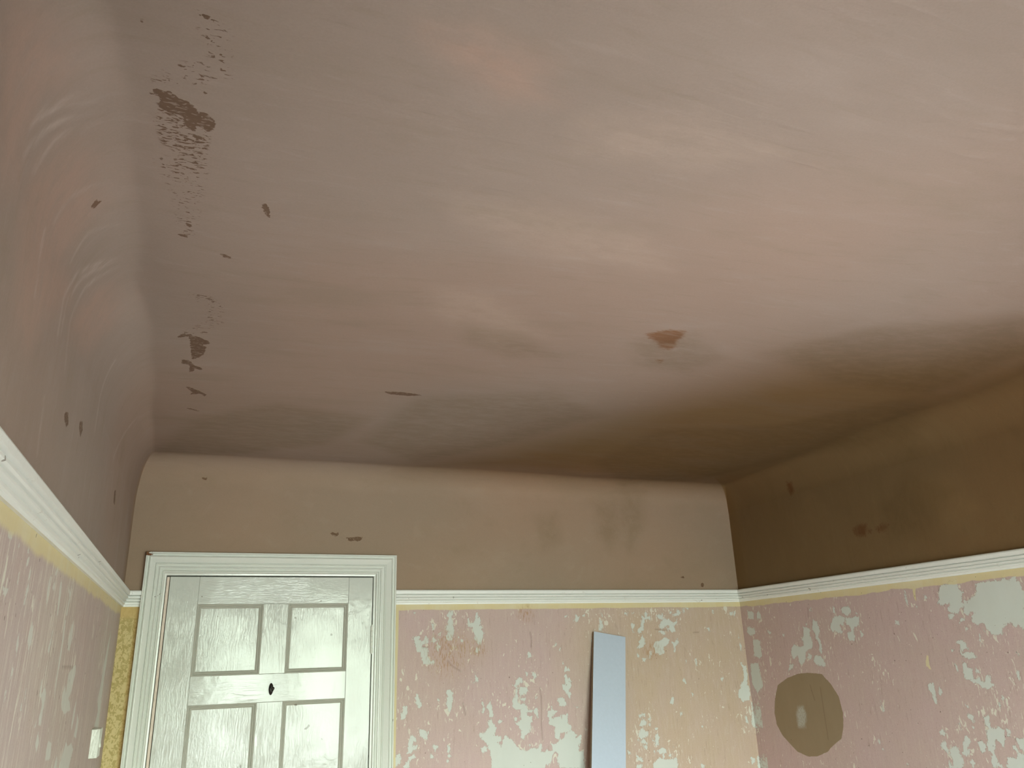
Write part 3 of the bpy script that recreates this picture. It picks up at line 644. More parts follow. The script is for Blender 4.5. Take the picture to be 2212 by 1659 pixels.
def plaster_color(g, p, shade_tint=None):
    """bare skim plaster: pinkish brown with trowel sweeps, drying marks, painted shade and the marks stored on the mesh"""
    q = g.addv(p, g.attr_v('drift'))
    big = g.attr('broad')
    mid = g.noise(g.sc(q, (1.2, 4.0, 2.2)), 1.8, 4.0, 0.6)
    streak = g.noise(g.sc(q, (2.5, 16.0, 3.0)), 3.2, 5.0, 0.62, 0.4)
    c = g.mix(g.mr(big, 0.35, 0.65), PL1, PL2)
    c = g.mix(g.mr(mid, 0.50, 0.78, 0, 0.45), c, PL3)
    c = g.mix(g.mr(mid, 0.47, 0.25, 0, 0.30), c, PL4)
    c = g.mix(g.mr(streak, 0.56, 0.74, 0, 0.30), c, PL3)
    c = g.mix(g.mr(streak, 0.46, 0.28, 0, 0.22), c, PL4)
    # zones recorded on the surface
    edge = g.noise(g.sc(p, (3.0, 6.0, 3.0)), 6.0, 4.0, 0.65)
    def zone(name, col, amt):
        nonlocal c
        v = g.m('MULTIPLY', g.attr(name), g.mr(edge, 0.30, 0.65, 0.45, 1.0))
        c = g.mix(g.m('MULTIPLY', v, amt), c, col)
    zone('rdz', (0.41, 0.275, 0.215), 0.60)
    zone('pal', (0.47, 0.36, 0.29), 0.30)
    zone('drk', (0.175, 0.13, 0.075), 0.40)  # olive plaster marks, plus dim rear ceiling corners painted into the colour
    # shade of the right-hand side painted into the plaster colour: darker and browner
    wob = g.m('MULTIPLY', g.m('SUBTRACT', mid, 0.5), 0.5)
    dm = g.m('MULTIPLY', g.attr('dmp'), g.m('ADD', 1.0, wob), clamp=True)  # dmp: painted shade of the dim back-right ceiling
    dr = g.mr(g.m('ADD', g.attr('shade_right'), wob), 0.08, 0.85)
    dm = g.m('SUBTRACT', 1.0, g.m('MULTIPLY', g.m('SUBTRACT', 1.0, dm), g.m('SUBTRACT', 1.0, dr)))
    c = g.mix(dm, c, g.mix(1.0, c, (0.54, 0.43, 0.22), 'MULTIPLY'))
    c = g.mix(g.attr('bkw'), c, g.mix(1.0, c, (1.06, 1.0, 0.84), 'MULTIPLY'))
    # trowel arcs: thin pale ridges
    arc = g.attr('arc')
    c = g.mix(g.m('MULTIPLY', arc, g.mr(streak, 0.35, 0.65, 0.08, 0.42)), c, (0.52, 0.42, 0.36))
    # missed skim: dark brown backing coat showing
    f1 = g.noise(g.sc(p, (70, 170, 120)), 1.0, 3.0, 0.6)
    f2 = g.noise(g.sc(p, (90, 230, 160)), 1.0, 2.0, 0.5, 0.5)
    b1 = g.m('ADD', g.attr('brn'), g.m('MULTIPLY', g.m('SUBTRACT', f1, 0.39), 0.014))
    b1 = g.m('MULTIPLY', g.mr(b1, 0.0, 0.0012), g.mr(f2, 0.36, 0.42, 0.35, 1.0))
    b2 = g.m('MULTIPLY', g.mr(g.attr('brf'), -0.004, 0.004), g.mr(f2, 0.535, 0.57))
    b3 = g.m('MULTIPLY', g.mr(g.attr('brs'), -0.006, 0.010), g.mr(f2, 0.615, 0.645))
    brn = g.m('MAXIMUM', g.m('MAXIMUM', b1, b2), b3)
    c = g.mix(brn, c, g.mix(1.0, c, (0.48, 0.39, 0.31), 'MULTIPLY'))
    r1 = g.m('ADD', g.attr('red'), g.m('MULTIPLY', g.m('SUBTRACT', f1, 0.5), 0.03))
    c = g.mix(g.m('MULTIPLY', g.m('MULTIPLY', g.mr(r1, -0.010, 0.010), g.mr(streak, 0.30, 0.55, 0.55, 1.0)), 0.9), c, g.mix(1.0, c, (0.66, 0.42, 0.24), 'MULTIPLY'))
    if shade_tint: c = g.mix(1.0, c, shade_tint, 'MULTIPLY')
    fine = g.noise(p, 260.0, 2.0, 0.6)
    c = g.mix(1.0, c, g.mix(fine, (0.93, 0.93, 0.93), (1.07, 1.07, 1.07)), 'MULTIPLY')
    h = g.m('ADD', g.m('MULTIPLY', streak, 1.0), g.m('MULTIPLY', fine, 0.10))
    h = g.m('SUBTRACT', h, g.m('MULTIPLY', brn, 0.35))
    h = g.m('ADD', h, g.m('MULTIPLY', arc, 0.3))
    return c, h

def mat_plaster():
    g = NT('bare_plaster')
    p = g.pos()
    c, h = plaster_color(g, p)
    return g.out(c, 0.82, g.bump(h, 0.0013, 0.5), spec=0.25)

def mat_wall(side):
    """old pink wallpaper backing and scrapes below the picture rail, bare plaster above"""
    g = NT('scraped_wall_' + side)
    p = g.pos()
    x, y, z = g.xyz(p)
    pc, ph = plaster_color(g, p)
    vs = 0.10 if side == 'left' else 0.32
    low = g.noise(p, 2.2, 3.0, 0.5)
    mott = g.noise(g.sc(p, (1, 1, 0.5)), 14.0, 4.0, 0.6)
    fib = g.noise(g.sc(p, (110, 110, 110 * vs * 0.5)), 1.0, 3.0, 0.6)
    c = g.mix(g.mr(low, 0.40, 0.62), PINK, (0.55, 0.415, 0.38)) if side != 'left' else g.mix(g.mr(low, 0.40, 0.62), (0.52, 0.415, 0.385), (0.53, 0.44, 0.385))
    if side == 'back':
        c = g.mix(g.mr(g.m('ADD', x, g.m('MULTIPLY', low, 0.5)), 1.60, 2.15, 0, 0.75), c, TAN)
    c = g.mix(g.mr(mott, 0.35, 0.7, 0, 0.35), c, (0.56, 0.43, 0.385))
    c = g.mix(g.mr(fib, 0.50, 0.70, 0, 0.65 if side == 'left' else 0.3), c, (0.64, 0.57, 0.50) if side == 'left' else (0.62, 0.52, 0.45))
    c = g.mix(g.mr(fib, 0.42, 0.25, 0, 0.35), c, (0.34, 0.235, 0.18))
    # small cream specks and scrapes
    sv = g.sc(p, (1, 1, vs * 1.6))
    s1 = g.noise(sv, 62.0, 2.0, 0.5, 0.6)
    dens = g.noise(g.sc(p, (1, 1, 0.6)), 5.0, 2.0, 0.5)
    near = g.mr(g.attr('peel'), -0.05, 0.0, 0.0, 0.055, smooth=False)
    lim = g.m('SUBTRACT', g.mr(dens, 0.35, 0.7, 0.755 - (0.045 if side == 'left' else 0), 0.655 - (0.03 if side == 'left' else 0)), near)
    sp = g.mr(g.m('SUBTRACT', s1, lim), 0.0, 0.012)
    s2 = g.noise(g.sc(p, (1, 1, vs * 0.9)), 150.0, 1.0, 0.5, 0.3)
    sp2 = g.mr(g.m('SUBTRACT', s2, g.m('ADD', lim, 0.015)), 0.0, 0.02, 0, 0.7)
    c = g.mix(g.m('MAXIMUM', sp, sp2), c, (0.70, 0.66, 0.57))
    gr = g.noise(p, 210.0, 2.0, 0.7)
    c = g.mix(g.mr(gr, 0.55, 0.72, 0, 0.22), c, (0.68, 0.60, 0.52))
    c = g.mix(g.mr(gr, 0.42, 0.28, 0, 0.30), c, (0.33, 0.23, 0.18))
    # large peeled areas
    e1 = g.noise(g.sc(p, (1, 1, 0.3 if side == 'left' else 0.75)), 62.0, 4.0, 0.7, 0.5)
    e2 = g.noise(g.sc(p, (1, 1, 0.6)), 190.0, 3.0, 0.6)
    d = g.m('ADD', g.attr('peel'), g.m('MULTIPLY', g.m('SUBTRACT', e1, 0.5), 0.026 if side != 'left' else 0.009))
    d = g.m('ADD', d, g.m('MULTIPLY', g.m('SUBTRACT', e2, 0.40), 0.015))
    peel = g.mr(d, -0.0004, 0.0008)
    rim = g.m('MULTIPLY', g.mr(d, -0.0015, 0.0), g.mr(d, 0.0022, 0.0008))
    pcol = g.mix(mott, (0.61, 0.63, 0.575), CREAM)
    if side == 'left':
        pcol = g.mix(0.25, pcol, c)
        c = g.mix(g.m('MULTIPLY', peel, 0.85), c, g.mix(0.5, pcol, (0.66, 0.66, 0.58)))
    else:
        c = g.mix(peel, c, pcol)
        c = g.mix(g.m('MULTIPLY', rim, 0.35), c, (0.40, 0.30, 0.24))
    # ochre band where the border paper was, under the rail (and beside the door on the back wall)
    bw = g.noise(g.sc(p, (1, 1, 0.2)), 9.0, 3.0, 0.6)
    wid = 0.022 if side == 'back' else (0.026 if side == 'right' else 0.024)
    dz = g.m('ADD', g.m('SUBTRACT', z, ZRB - wid), g.m('MULTIPLY', g.m('SUBTRACT', bw, 0.5), 0.026 if side != 'back' else 0.010))
    band = g.mr(dz, -0.002 if side != 'left' else -0.012, 0.002)
    if side == 'back':
        dx = g.m('ADD', g.m('SUBTRACT', 0.762, x), g.m('MULTIPLY', g.m('SUBTRACT', bw, 0.5), 0.012))
        band = g.m('MAXIMUM', band, g.mr(dx, -0.002, 0.002))
        lf = g.m('LESS_THAN', x, -0.15)
        cell = g.noise(g.sc(p, (1, 1, 0.7)), 105.0, 3.0, 0.6, 0.8)
        ochre = g.mix(g.mr(cell, 0.44, 0.54), (0.47, 0.37, 0.15), (0.66, 0.54, 0.27))
        edge_o = g.mr(x, -0.215, -0.205, 0, 0.45)
        ochre = g.mix(edge_o, ochre, (0.50, 0.30, 0.09))
        top_o = g.mr(z, ZRB - 0.05, ZRB - 0.03)
        ochre = g.mix(g.m('MULTIPLY', top_o, 0.8), ochre, (0.60, 0.43, 0.18))
    yv = g.attr('yel')
    band = g.m('MAXIMUM', band, g.mr(yv, -0.001, 0.001))
    ycol = g.mix(g.mr(mott, 0.4, 0.7, 0, 0.6), YEL, (0.72, 0.66, 0.46))
    c = g.mix(g.m('MULTIPLY', band, 0.92), c, ycol)
    if side == 'back':
        c = g.mix(lf, c, ochre)
    if side == 'right':
        dd = g.m('ADD', g.attr('disc'), g.m('MULTIPLY', g.m('SUBTRACT', e1, 0.5), 0.006))
        dcol = g.mix(mott, (0.285, 0.21, 0.125), (0.335, 0.25, 0.16))
        c = g.mix(g.mr(dd, -0.001, 0.001), c, dcol)
        sm = g.m('ADD', g.attr('smudge'), g.m('MULTIPLY', g.m('SUBTRACT', e1, 0.5), 0.02))
        c = g.mix(g.m('MULTIPLY', g.mr(sm, -0.012, 0.010), g.mr(e2, 0.3, 0.6, 0.3, 0.75)), c, (0.52, 0.52, 0.47))
    # scratches and pin holes
    c = g.mix(g.m('MULTIPLY', g.attr('scr'), 0.4), c, (0.16, 0.10, 0.06))
    hole = g.noise(p, 95.0, 0.0, 0.5)
    c = g.mix(g.mr(hole, 0.845, 0.86, 0, 0.6), c, (0.12, 0.08, 0.05))
    if side == 'back':
        rust = g.m('MULTIPLY', g.mr(g.attr('rust'), 0.0, 1.0), g.m('ADD', g.m('MULTIPLY', g.mr(s2, 0.50, 0.62), 0.8), 0.2))
        c = g.mix(g.m('MULTIPLY', rust, 0.6), c, (0.40, 0.22, 0.09))
    up = g.mr(z, ZRT - 0.03, ZRT - 0.029, smooth=False)
    c = g.mix(up, c, pc)
    hw = g.m('ADD', g.m('MULTIPLY', fib, 0.6), g.m('MULTIPLY', peel, -0.5))
    n = g.new('ShaderNodeMix', data_type='FLOAT')
    g.put(n.inputs[0], up)
    g.put(n.inputs[2], hw)
    g.put(n.inputs[3], ph)
    return g.out(c, 0.80, g.bump(n.outputs[0], 0.0014, 0.6), spec=0.3)

def mat_gloss(name, col, grain, rough=0.22, amp=0.0012, chips=0.0, worn=None):
    """old brushed gloss paint; grain 'v', 'h' or None gives the direction of the brush marks"""
    g = NT(name)
    p = g.pos()
    warp = g.noise(p, 9.0, 2.0, 0.5, 0.0, col=True)
    q = g.addv(p, g.sc(warp, (0.03, 0.03, 0.03)))
    k = {'v': (190, 190, 11), 'h': (11, 190, 190), None: (60, 60, 60)}[grain]
    n1 = g.noise(g.sc(q, k), 1.0, 3.0, 0.55, 0.6)
    n2 = g.noise(q, 28.0, 3.0, 0.55)
    lo = g.noise(p, 3.0, 2.0)
    msk = g.mr(lo, 0.38, 0.62, 0.10, 1.0)
    h = g.m('ADD', g.m('MULTIPLY', g.mr(n1, 0.35, 0.72), msk), g.m('MULTIPLY', n2, 0.8))
    dirt = g.noise(p, 70.0, 4.0, 0.7)
    c = g.mix(g.mr(dirt, 0.60, 0.75, 0, 0.12), col, (0.50, 0.44, 0.34))
    spots = g.noise(p, 48.0, 0.0)
    c = g.mix(g.mr(spots, 0.853, 0.865, 0, 0.75), c, (0.16, 0.12, 0.08))
    if chips:
        ch = g.noise(g.sc(p, (1, 1, 1)), 36.0, 4.0, 0.75, 1.0)
        c = g.mix(g.mr(ch, 0.70 - chips, 0.72 - chips, 0, 0.35), c, (0.50, 0.43, 0.36))
    if worn is not None:
        wx0, wz = worn
        x, y, z = g.xyz(p)
        wn = g.noise(p, 60.0, 3.0, 0.6)
        m1 = g.m('MULTIPLY', g.mr(g.m('ADD', z, g.m('MULTIPLY', wn, 0.008)), wz, wz + 0.002),
                 g.mr(g.m('ADD', x, g.m('MULTIPLY', wn, 0.09)), wx0 + 0.07, wx0 + 0.06))
        c = g.mix(m1, c, (0.20, 0.09, 0.04))
    return g.out(c, rough, g.bump(h, amp, 0.8), spec=0.5)

def mat_simple(name, col, rough, spec=0.5, metal=0.0, nscale=30.0, var=0.12, bump=0.0003):
    g = NT(name)
    p = g.pos()
    n = g.noise(p, nscale, 3.0, 0.6)
    lo = tuple(v * (1 - var) for v in col)
    hi = tuple(min(1, v * (1 + var)) for v in col)
    g.b.inputs['Metallic'].default_value = metal
    return g.out(g.mix(n, lo, hi), rough, g.bump(n, bump, 0.5), spec=spec)

def mat_floor():
    g = NT('floor_boards')
    p = g.pos()
    x, y, z = g.xyz(p)
    bx = g.m('FRACT', g.m('DIVIDE', x, 0.14))
    gap = g.m('MAXIMUM', g.mr(bx, 0.03, 0.0), g.mr(bx, 0.97, 1.0))
    idx = g.m('FLOOR', g.m('DIVIDE', x, 0.14))
    cb = g.new('ShaderNodeCombineXYZ')
    g.put(cb.inputs[0], g.m('MULTIPLY', idx, 7.3))
    gr = g.noise(g.addv(g.sc(p, (24, 1.6, 1)), cb.outputs[0]), 2.0, 4.0, 0.6, 0.5)
    c = g.mix(g.mr(gr, 0.3, 0.7), (0.20, 0.13, 0.075), (0.30, 0.20, 0.12))
    c = g.mix(g.m('MULTIPLY', gap, 0.8), c, (0.06, 0.035, 0.02))
    return g.out(c, 0.55, g.bump(g.m('SUBTRACT', gr, gap), 0.002, 0.4), spec=0.4)

def mat_glass():
    m = bpy.data.materials.new('window_glass')
    m.use_nodes = True
    t = m.node_tree
    t.nodes.remove(t.nodes['Principled BSDF'])
    o = t.nodes['Material Output']
    a = t.nodes.new('ShaderNodeBsdfTransparent')
    a.inputs[0].default_value = (0.94, 0.97, 0.95, 1)
    b = t.nodes.new('ShaderNodeBsdfGlossy')
    b.inputs['Roughness'].default_value = 0.02
    f = t.nodes.new('ShaderNodeFresnel')
    f.inputs[0].default_value = 1.45
    x = t.nodes.new('ShaderNodeMixShader')
    t.links.new(f.outputs[0], x.inputs[0])
    t.links.new(a.outputs[0], x.inputs[1])
    t.links.new(b.outputs[0], x.inputs[2])
    t.links.new(x.outputs[0], o.inputs[0])
    return m

WHITE = (0.62, 0.64, 0.585)
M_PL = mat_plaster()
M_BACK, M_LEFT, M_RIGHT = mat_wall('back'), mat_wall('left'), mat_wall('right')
M_DV = mat_gloss('door_gloss_upright', WHITE, 'v', 0.12, 0.0007)
M_DH = mat_gloss('door_gloss_level', WHITE, 'h', 0.12, 0.0007)
M_MLD = mat_gloss('moulding_gloss', (0.47, 0.465, 0.40), None, 0.3, 0.0004)
M_ARC = mat_gloss('architrave_gloss', (0.74, 0.76, 0.70), None, 0.16, 0.0003, 0.02, worn=(-0.197, 2.053))
M_RAIL = mat_gloss('rail_paint', (0.85, 0.86, 0.82), None, 0.42, 0.0003, 0.05)
M_JAMB = mat_simple('pink_primer', (0.72, 0.60, 0.50), 0.5)
M_DARK = mat_simple('shadowed_core', (0.05, 0.04, 0.03), 0.9)
M_FLOOR = mat_floor()
M_HOOK = mat_simple('black_hook_enamel', (0.018, 0.014, 0.012), 0.22, nscale=120, bump=0.0004)
M_HOOKM = mat_simple('worn_brass', (0.30, 0.20, 0.09), 0.35, metal=0.8)
M_BOARD = mat_simple('grey_primed_board', (0.50, 0.57, 0.68), 0.62, nscale=90, var=0.05)
M_EDGE = mat_simple('raw_board_edge', (0.22, 0.15, 0.09), 0.8, nscale=120, var=0.3)
M_SW = mat_gloss('switch_paint', (0.72, 0.74, 0.66), None, 0.35, 0.0008)
M_GLASS = mat_glass()

# ---------------------------------------------------------------- marks and painted shade on the plaster, stored on dense wall and ceiling meshes
def sdf_poly(P, pts, pad):
    """signed distance (+ inside) of points P (n,2) to polygon, only near it"""
    pts = np.array(pts)
    lo, hi = pts.min(0) - pad, pts.max(0) + pad
    idx = np.nonzero((P[:, 0] > lo[0]) & (P[:, 0] < hi[0]) & (P[:, 1] > lo[1]) & (P[:, 1] < hi[1]))[0]
    Q = P[idx]
    d = np.full(len(Q), 9.0)
    ins = np.zeros(len(Q), bool)
    n = len(pts)
    for i in range(n):
        a, b = pts[i], pts[(i + 1) % n]
        e = b - a
        w = Q - a
        t = np.clip((w @ e) / max(e @ e, 1e-12), 0, 1)
        d = np.minimum(d, np.hypot(w[:, 0] - t * e[0], w[:, 1] - t * e[1]))
        c = (a[1] > Q[:, 1]) != (b[1] > Q[:, 1])
        with np.errstate(divide='ignore', invalid='ignore'):
            xi = (b[0] - a[0]) * (Q[:, 1] - a[1]) / (b[1] - a[1]) + a[0]
        ins ^= c & (Q[:, 0] < xi)
    return idx, np.where(ins, d, -d)

def dist_line(P, pts, pad):
    pts = np.array(pts)
    lo, hi = pts.min(0) - pad, pts.max(0) + pad
    idx = np.nonzero((P[:, 0] > lo[0]) & (P[:, 0] < hi[0]) & (P[:, 1] > lo[1]) & (P[:, 1] < hi[1]))[0]
    Q = P[idx]
    d = np.full(len(Q), 9.0)
    for i in range(len(pts) - 1):
        a, b = pts[i], pts[i + 1]
        e = b - a
        w = Q - a
        t = np.clip((w @ e) / max(e @ e, 1e-12), 0, 1)
        d = np.minimum(d, np.hypot(w[:, 0] - t * e[0], w[:, 1] - t * e[1]))
    return idx, d

FAR = -0.05
def fields(V):
    """all mark fields for vertex array V (n,3); a plane's marks count only near that plane"""
    F = {}
    planes = {'L': (V[:, [1, 2]], np.abs(V[:, 0] - XL) < 0.09),
              'R': (V[:, [1, 2]], np.abs(V[:, 0] - XR) < 0.07),
              'B': (V[:, [0, 2]], np.abs(V[:, 1] - YB) < 0.06),
              'C': (V[:, :2], np.abs(V[:, 2] - ZC) < 0.13)}
    for k in ('peel', 'yel', 'disc', 'smudge', 'brn', 'brf', 'brs', 'red'):
        F[k] = np.full(len(V), FAR)
    for k in ('scr', 'arc', 'rdz', 'pal', 'drk', 'dmp', 'shade_right', 'bkw', 'rust'):  # dmp and shade_right hold painted shade
        F[k] = np.zeros(len(V))
    for key, polys in MARKS.items():
        kind, pn = key.split('_')
        P, near = planes[pn]
        sel = np.nonzero(near)[0]
        if not len(sel): continue
        PP = P[sel]
        for poly in polys:
            if kind in ('scr', 'arc'):
                i, d = dist_line(PP, poly, 0.03)
                w = 0.0028 if kind == 'scr' else 0.0055
                F[kind][sel[i]] = np.maximum(F[kind][sel[i]], np.exp(-(d / w) ** 2))
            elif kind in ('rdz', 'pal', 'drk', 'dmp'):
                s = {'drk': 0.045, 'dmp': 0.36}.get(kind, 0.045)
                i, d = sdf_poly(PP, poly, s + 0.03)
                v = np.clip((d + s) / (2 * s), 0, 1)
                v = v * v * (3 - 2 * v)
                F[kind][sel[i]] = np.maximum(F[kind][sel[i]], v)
            else:
                i, d = sdf_poly(PP, poly, 0.05)
                F[kind][sel[i]] = np.maximum(F[kind][sel[i]], np.clip(d, FAR, 0.05))
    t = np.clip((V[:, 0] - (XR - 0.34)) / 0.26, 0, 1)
    F['shade_right'] = t * t * (3 - 2 * t) * np.clip(0.5 + ((YB - V[:, 1]) / 0.07 - np.clip(XR - V[:, 0], 0, 9) / 0.075) / 0.15, 0, 1) * (V[:, 1] < YB - 1e-6)  # painted shade, fading inward from the right wall
    F['bkw'] = np.clip((V[:, 1] - (YB - 0.11)) / 0.10, 0, 1)
    lo = np.clip((ZC - 0.012 - V[:, 2]) / 0.07, 0, 1)
    F['arc'] *= lo
    F['rdz'] *= np.where(V[:, 0] < XL + 0.15, np.clip(lo + 0.15, 0, 1), 1.0)
    F['dmp'] *= np.clip(1 - (ZC - V[:, 2]) / 0.075, 0, 1)  # painted ceiling shade, fading out just below the ceiling
    P, near = planes['B']
    for cx, cz, r in ((1.03, 1.70, 0.05), (1.10, 1.69, 0.04), (0.97, 1.68, 0.10), (1.32, 1.83, 0.04), (1.93, 1.66, 0.05)):
        F['rust'] = np.maximum(F['rust'], near * np.exp(-(((P[:, 0] - cx) / r) ** 2 + ((P[:, 1] - cz) / r) ** 2)))
    return F

def ax(*segs):
    """grid lines: segments (start, end, step)"""
    out = []
    for a, b, s in segs:
        n = max(1, int(round((b - a) / s)))
        out += list(np.linspace(a, b, n + 1))
    return np.unique(np.round(out, 6))

def wavy(V, amp):
    x, y, z = V[:, 0], V[:, 1], V[:, 2]
    r = np.zeros(len(V))
    for k, (fx, fy, fz, ph, w) in enumerate(((2.1, 3.7, 2.9, 0.3, 1.0), (4.9, 2.3, 5.1, 1.7, 0.6), (-3.3, 6.7, 4.1, 4.0, 0.45),
                                             (8.3, 5.9, -7.7, 2.2, 0.25), (-6.1, 9.7, 8.9, 5.2, 0.18), (13.1, -11.3, 12.0, 0.9, 0.10))):
        r += w * np.sin(fx * x + fy * y + fz * z + ph + 0.8 * np.sin(0.7 * fy * x - 0.6 * fx * y + k))
    return amp * r / 1.5

def grid_mesh(name, V, nu, nv, keep=None, slab=None):
    me = bpy.data.meshes.new(name)
    i = np.arange(nu - 1)[:, None] * nv + np.arange(nv - 1)[None, :]
    Q = np.stack([i, i + nv, i + nv + 1, i + 1], -1).reshape(-1, 4)
    if keep is not None: Q = Q[keep.reshape(-1)]
    nvtx = len(V)
    verts, faces = V, Q
    if slab:
        for (x0, x1, y0, y1, z0, z1) in slab:
            c = np.array([(x, y, z) for x in (x0, x1) for y in (y0, y1) for z in (z0, z1)])
            f = np.array([(0, 1, 3, 2), (4, 6, 7, 5), (0, 4, 5, 1), (2, 3, 7, 6), (0, 2, 6, 4), (1, 5, 7, 3)]) + len(verts)
            verts = np.vstack([verts, c])
            faces = np.vstack([faces, f])
    me.vertices.add(len(verts))
    me.vertices.foreach_set('co', verts.astype(np.float32).ravel())
    me.loops.add(faces.size)
    me.loops.foreach_set('vertex_index', faces.astype(np.int32).ravel())
    me.polygons.add(len(faces))
    me.polygons.foreach_set('loop_start', np.arange(0, faces.size, 4, dtype=np.int32))
    sm = np.zeros(len(faces), bool)
    sm[:len(Q)] = True
    me.polygons.foreach_set('use_smooth', sm)
    me.update(calc_edges=True)
    dv = np.zeros((len(verts), 3), np.float32)
    dv[:nvtx] = np.stack([wavy(V * 0.7 + 3.1, 0.07), wavy(V[:, [1, 2, 0]] * 0.6 + 7.7, 0.05), wavy(V[:, [2, 0, 1]] * 0.7 - 5.0, 0.05)], 1)
    a = me.attributes.new('drift', 'FLOAT_VECTOR', 'POINT')
    a.data.foreach_set('vector', dv.ravel())
    bv = np.full(len(verts), 0.5, np.float32)
    bv[:nvtx] = 0.5 + wavy(V * 0.8 + 11.0, 0.16)
    a = me.attributes.new('broad', 'FLOAT', 'POINT')
    a.data.foreach_set('value', bv)
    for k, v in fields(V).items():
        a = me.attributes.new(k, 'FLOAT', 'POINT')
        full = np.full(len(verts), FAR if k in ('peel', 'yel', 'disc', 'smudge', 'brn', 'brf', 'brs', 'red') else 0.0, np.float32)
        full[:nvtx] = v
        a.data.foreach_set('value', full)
    me.validate()
    return me

# cove sizes: (width on the ceiling, drop on the wall)
BL, BB, BR, BF = 0.20, 0.115, 0.13, 0.08
def wl(y):  # the left cove swells out along the wall and tightens into the corners
    t = np.clip((y - YF) / (YB - YF), 0, 1)
    return 0.008 * np.sin(6.3 * y + 0.4) * np.clip(3.2 - y, 0, 1) + 0.006 * np.sin(14.0 * y) * np.clip(3.1 - y, 0, 1) + 0.045 + 0.055 * np.clip(np.sin(math.pi * np.clip(t, 0, 1)), 0, 1) ** 0.8
WB_, WF_ = 0.085, 0.06
def wr(y):
    return 0.065 + 0.075 * np.clip((YB - 0.15 - y) / 0.9, 0, 1) + 0.006 * np.sin(9.0 * y) * np.clip(3.0 - y, 0, 1)

def wall_grid(name, side, mat, A, Z, slab, hole=None):
    nu, nv = len(A), len(Z)
    a, z = np.meshgrid(A, Z, indexing='ij')
    a, z = a.ravel(), z.ravel()
    if side == 'left': V = np.stack([np.full_like(a, XL), a, z], 1)
    elif side == 'right': V = np.stack([np.full_like(a, XR), a, z], 1)
    elif side == 'back': V = np.stack([a, np.full_like(a, YB), z], 1)
    else: V = np.stack([a, np.full_like(a, YF), z], 1)
    keep = None
    if hole:
        h0, h1, g0, g1 = hole
        ca, cz = (A[:-1] + A[1:]) / 2, (Z[:-1] + Z[1:]) / 2
        keep = ~((ca[:, None] > h0) & (ca[:, None] < h1) & (cz[None, :] > g0) & (cz[None, :] < g1))
    me = grid_mesh(name, V, nu, nv, keep, slab)
    return tag(link(name, me, mat), kind='structure')

T = 0.12
ZV = ax((0, 1.15, 0.23), (1.15, ZRB + 0.01, 0.004), (ZRB + 0.01, ZC - 0.2, 0.008))
wall_grid('wall_left', 'left', M_LEFT, ax((YF, 0.9, 0.12), (0.9, 3.0, 0.006), (3.0, YB, 0.004)), np.append(ZV, ZC - BL + 0.004),
          [(XL - T, XL - 0.012, YF - T, YB + T, 0, ZC + 0.1)])
ZR_ = ax((0, 1.15, 0.23), (1.15, ZRB + 0.01, 0.004), (ZRB + 0.01, ZC - BR + 0.004, 0.008))
wall_grid('wall_right', 'right', M_RIGHT, ax((YF, 1.3, 0.15), (1.3, YB, 0.004)), ZR_,
          [(XR + 0.012, XR + T, YF - T, YB + T, 0, ZC + 0.1)])
DX0, DX1, DZ = -0.125, 0.675, 2.0      # structural door opening
ZB_ = ax((0, 1.15, 0.23), (1.15, ZRB + 0.01, 0.004), (ZRB + 0.01, DZ, 0.008), (DZ, ZC - BB + 0.004, 0.008))
wall_grid('wall_back', 'back', M_BACK, ax((XL, DX0, 0.004), (DX0, DX1, 0.02), (DX1, XR, 0.004)), ZB_,
          [(XL, DX0 - 0.002, YB + 0.012, YB + T, 0, ZC + 0.1), (DX1 + 0.002, XR, YB + 0.012, YB + T, 0, ZC + 0.1),
           (DX0 - 0.002, DX1 + 0.002, YB + 0.012, YB + T, DZ + 0.002, ZC + 0.1), (DX0 - 0.1, DX1 + 0.1, YB + T, YB + T + 0.03, 0, DZ + 0.1)],
          hole=(DX0, DX1, -1, DZ))
ZF_ = ax((0, WZ0, 0.1), (WZ0, WZ1, 0.1), (WZ1, ZC - BF + 0.004, 0.05))
wall_grid('wall_front', 'front', M_RIGHT, ax((XL, WX0, 0.1), (WX0, WX1, 0.1), (WX1, XR, 0.1)), ZF_,
          [(XL, WX0, YF - T, YF - 0.005, 0, ZC + 0.1), (WX1, XR, YF - T, YF - 0.005, 0, ZC + 0.1),
           (WX0, WX1, YF - T, YF - 0.005, 0, WZ0), (WX0, WX1, YF - T, YF - 0.005, WZ1, ZC + 0.1)],
          hole=(WX0, WX1, WZ0, WZ1))

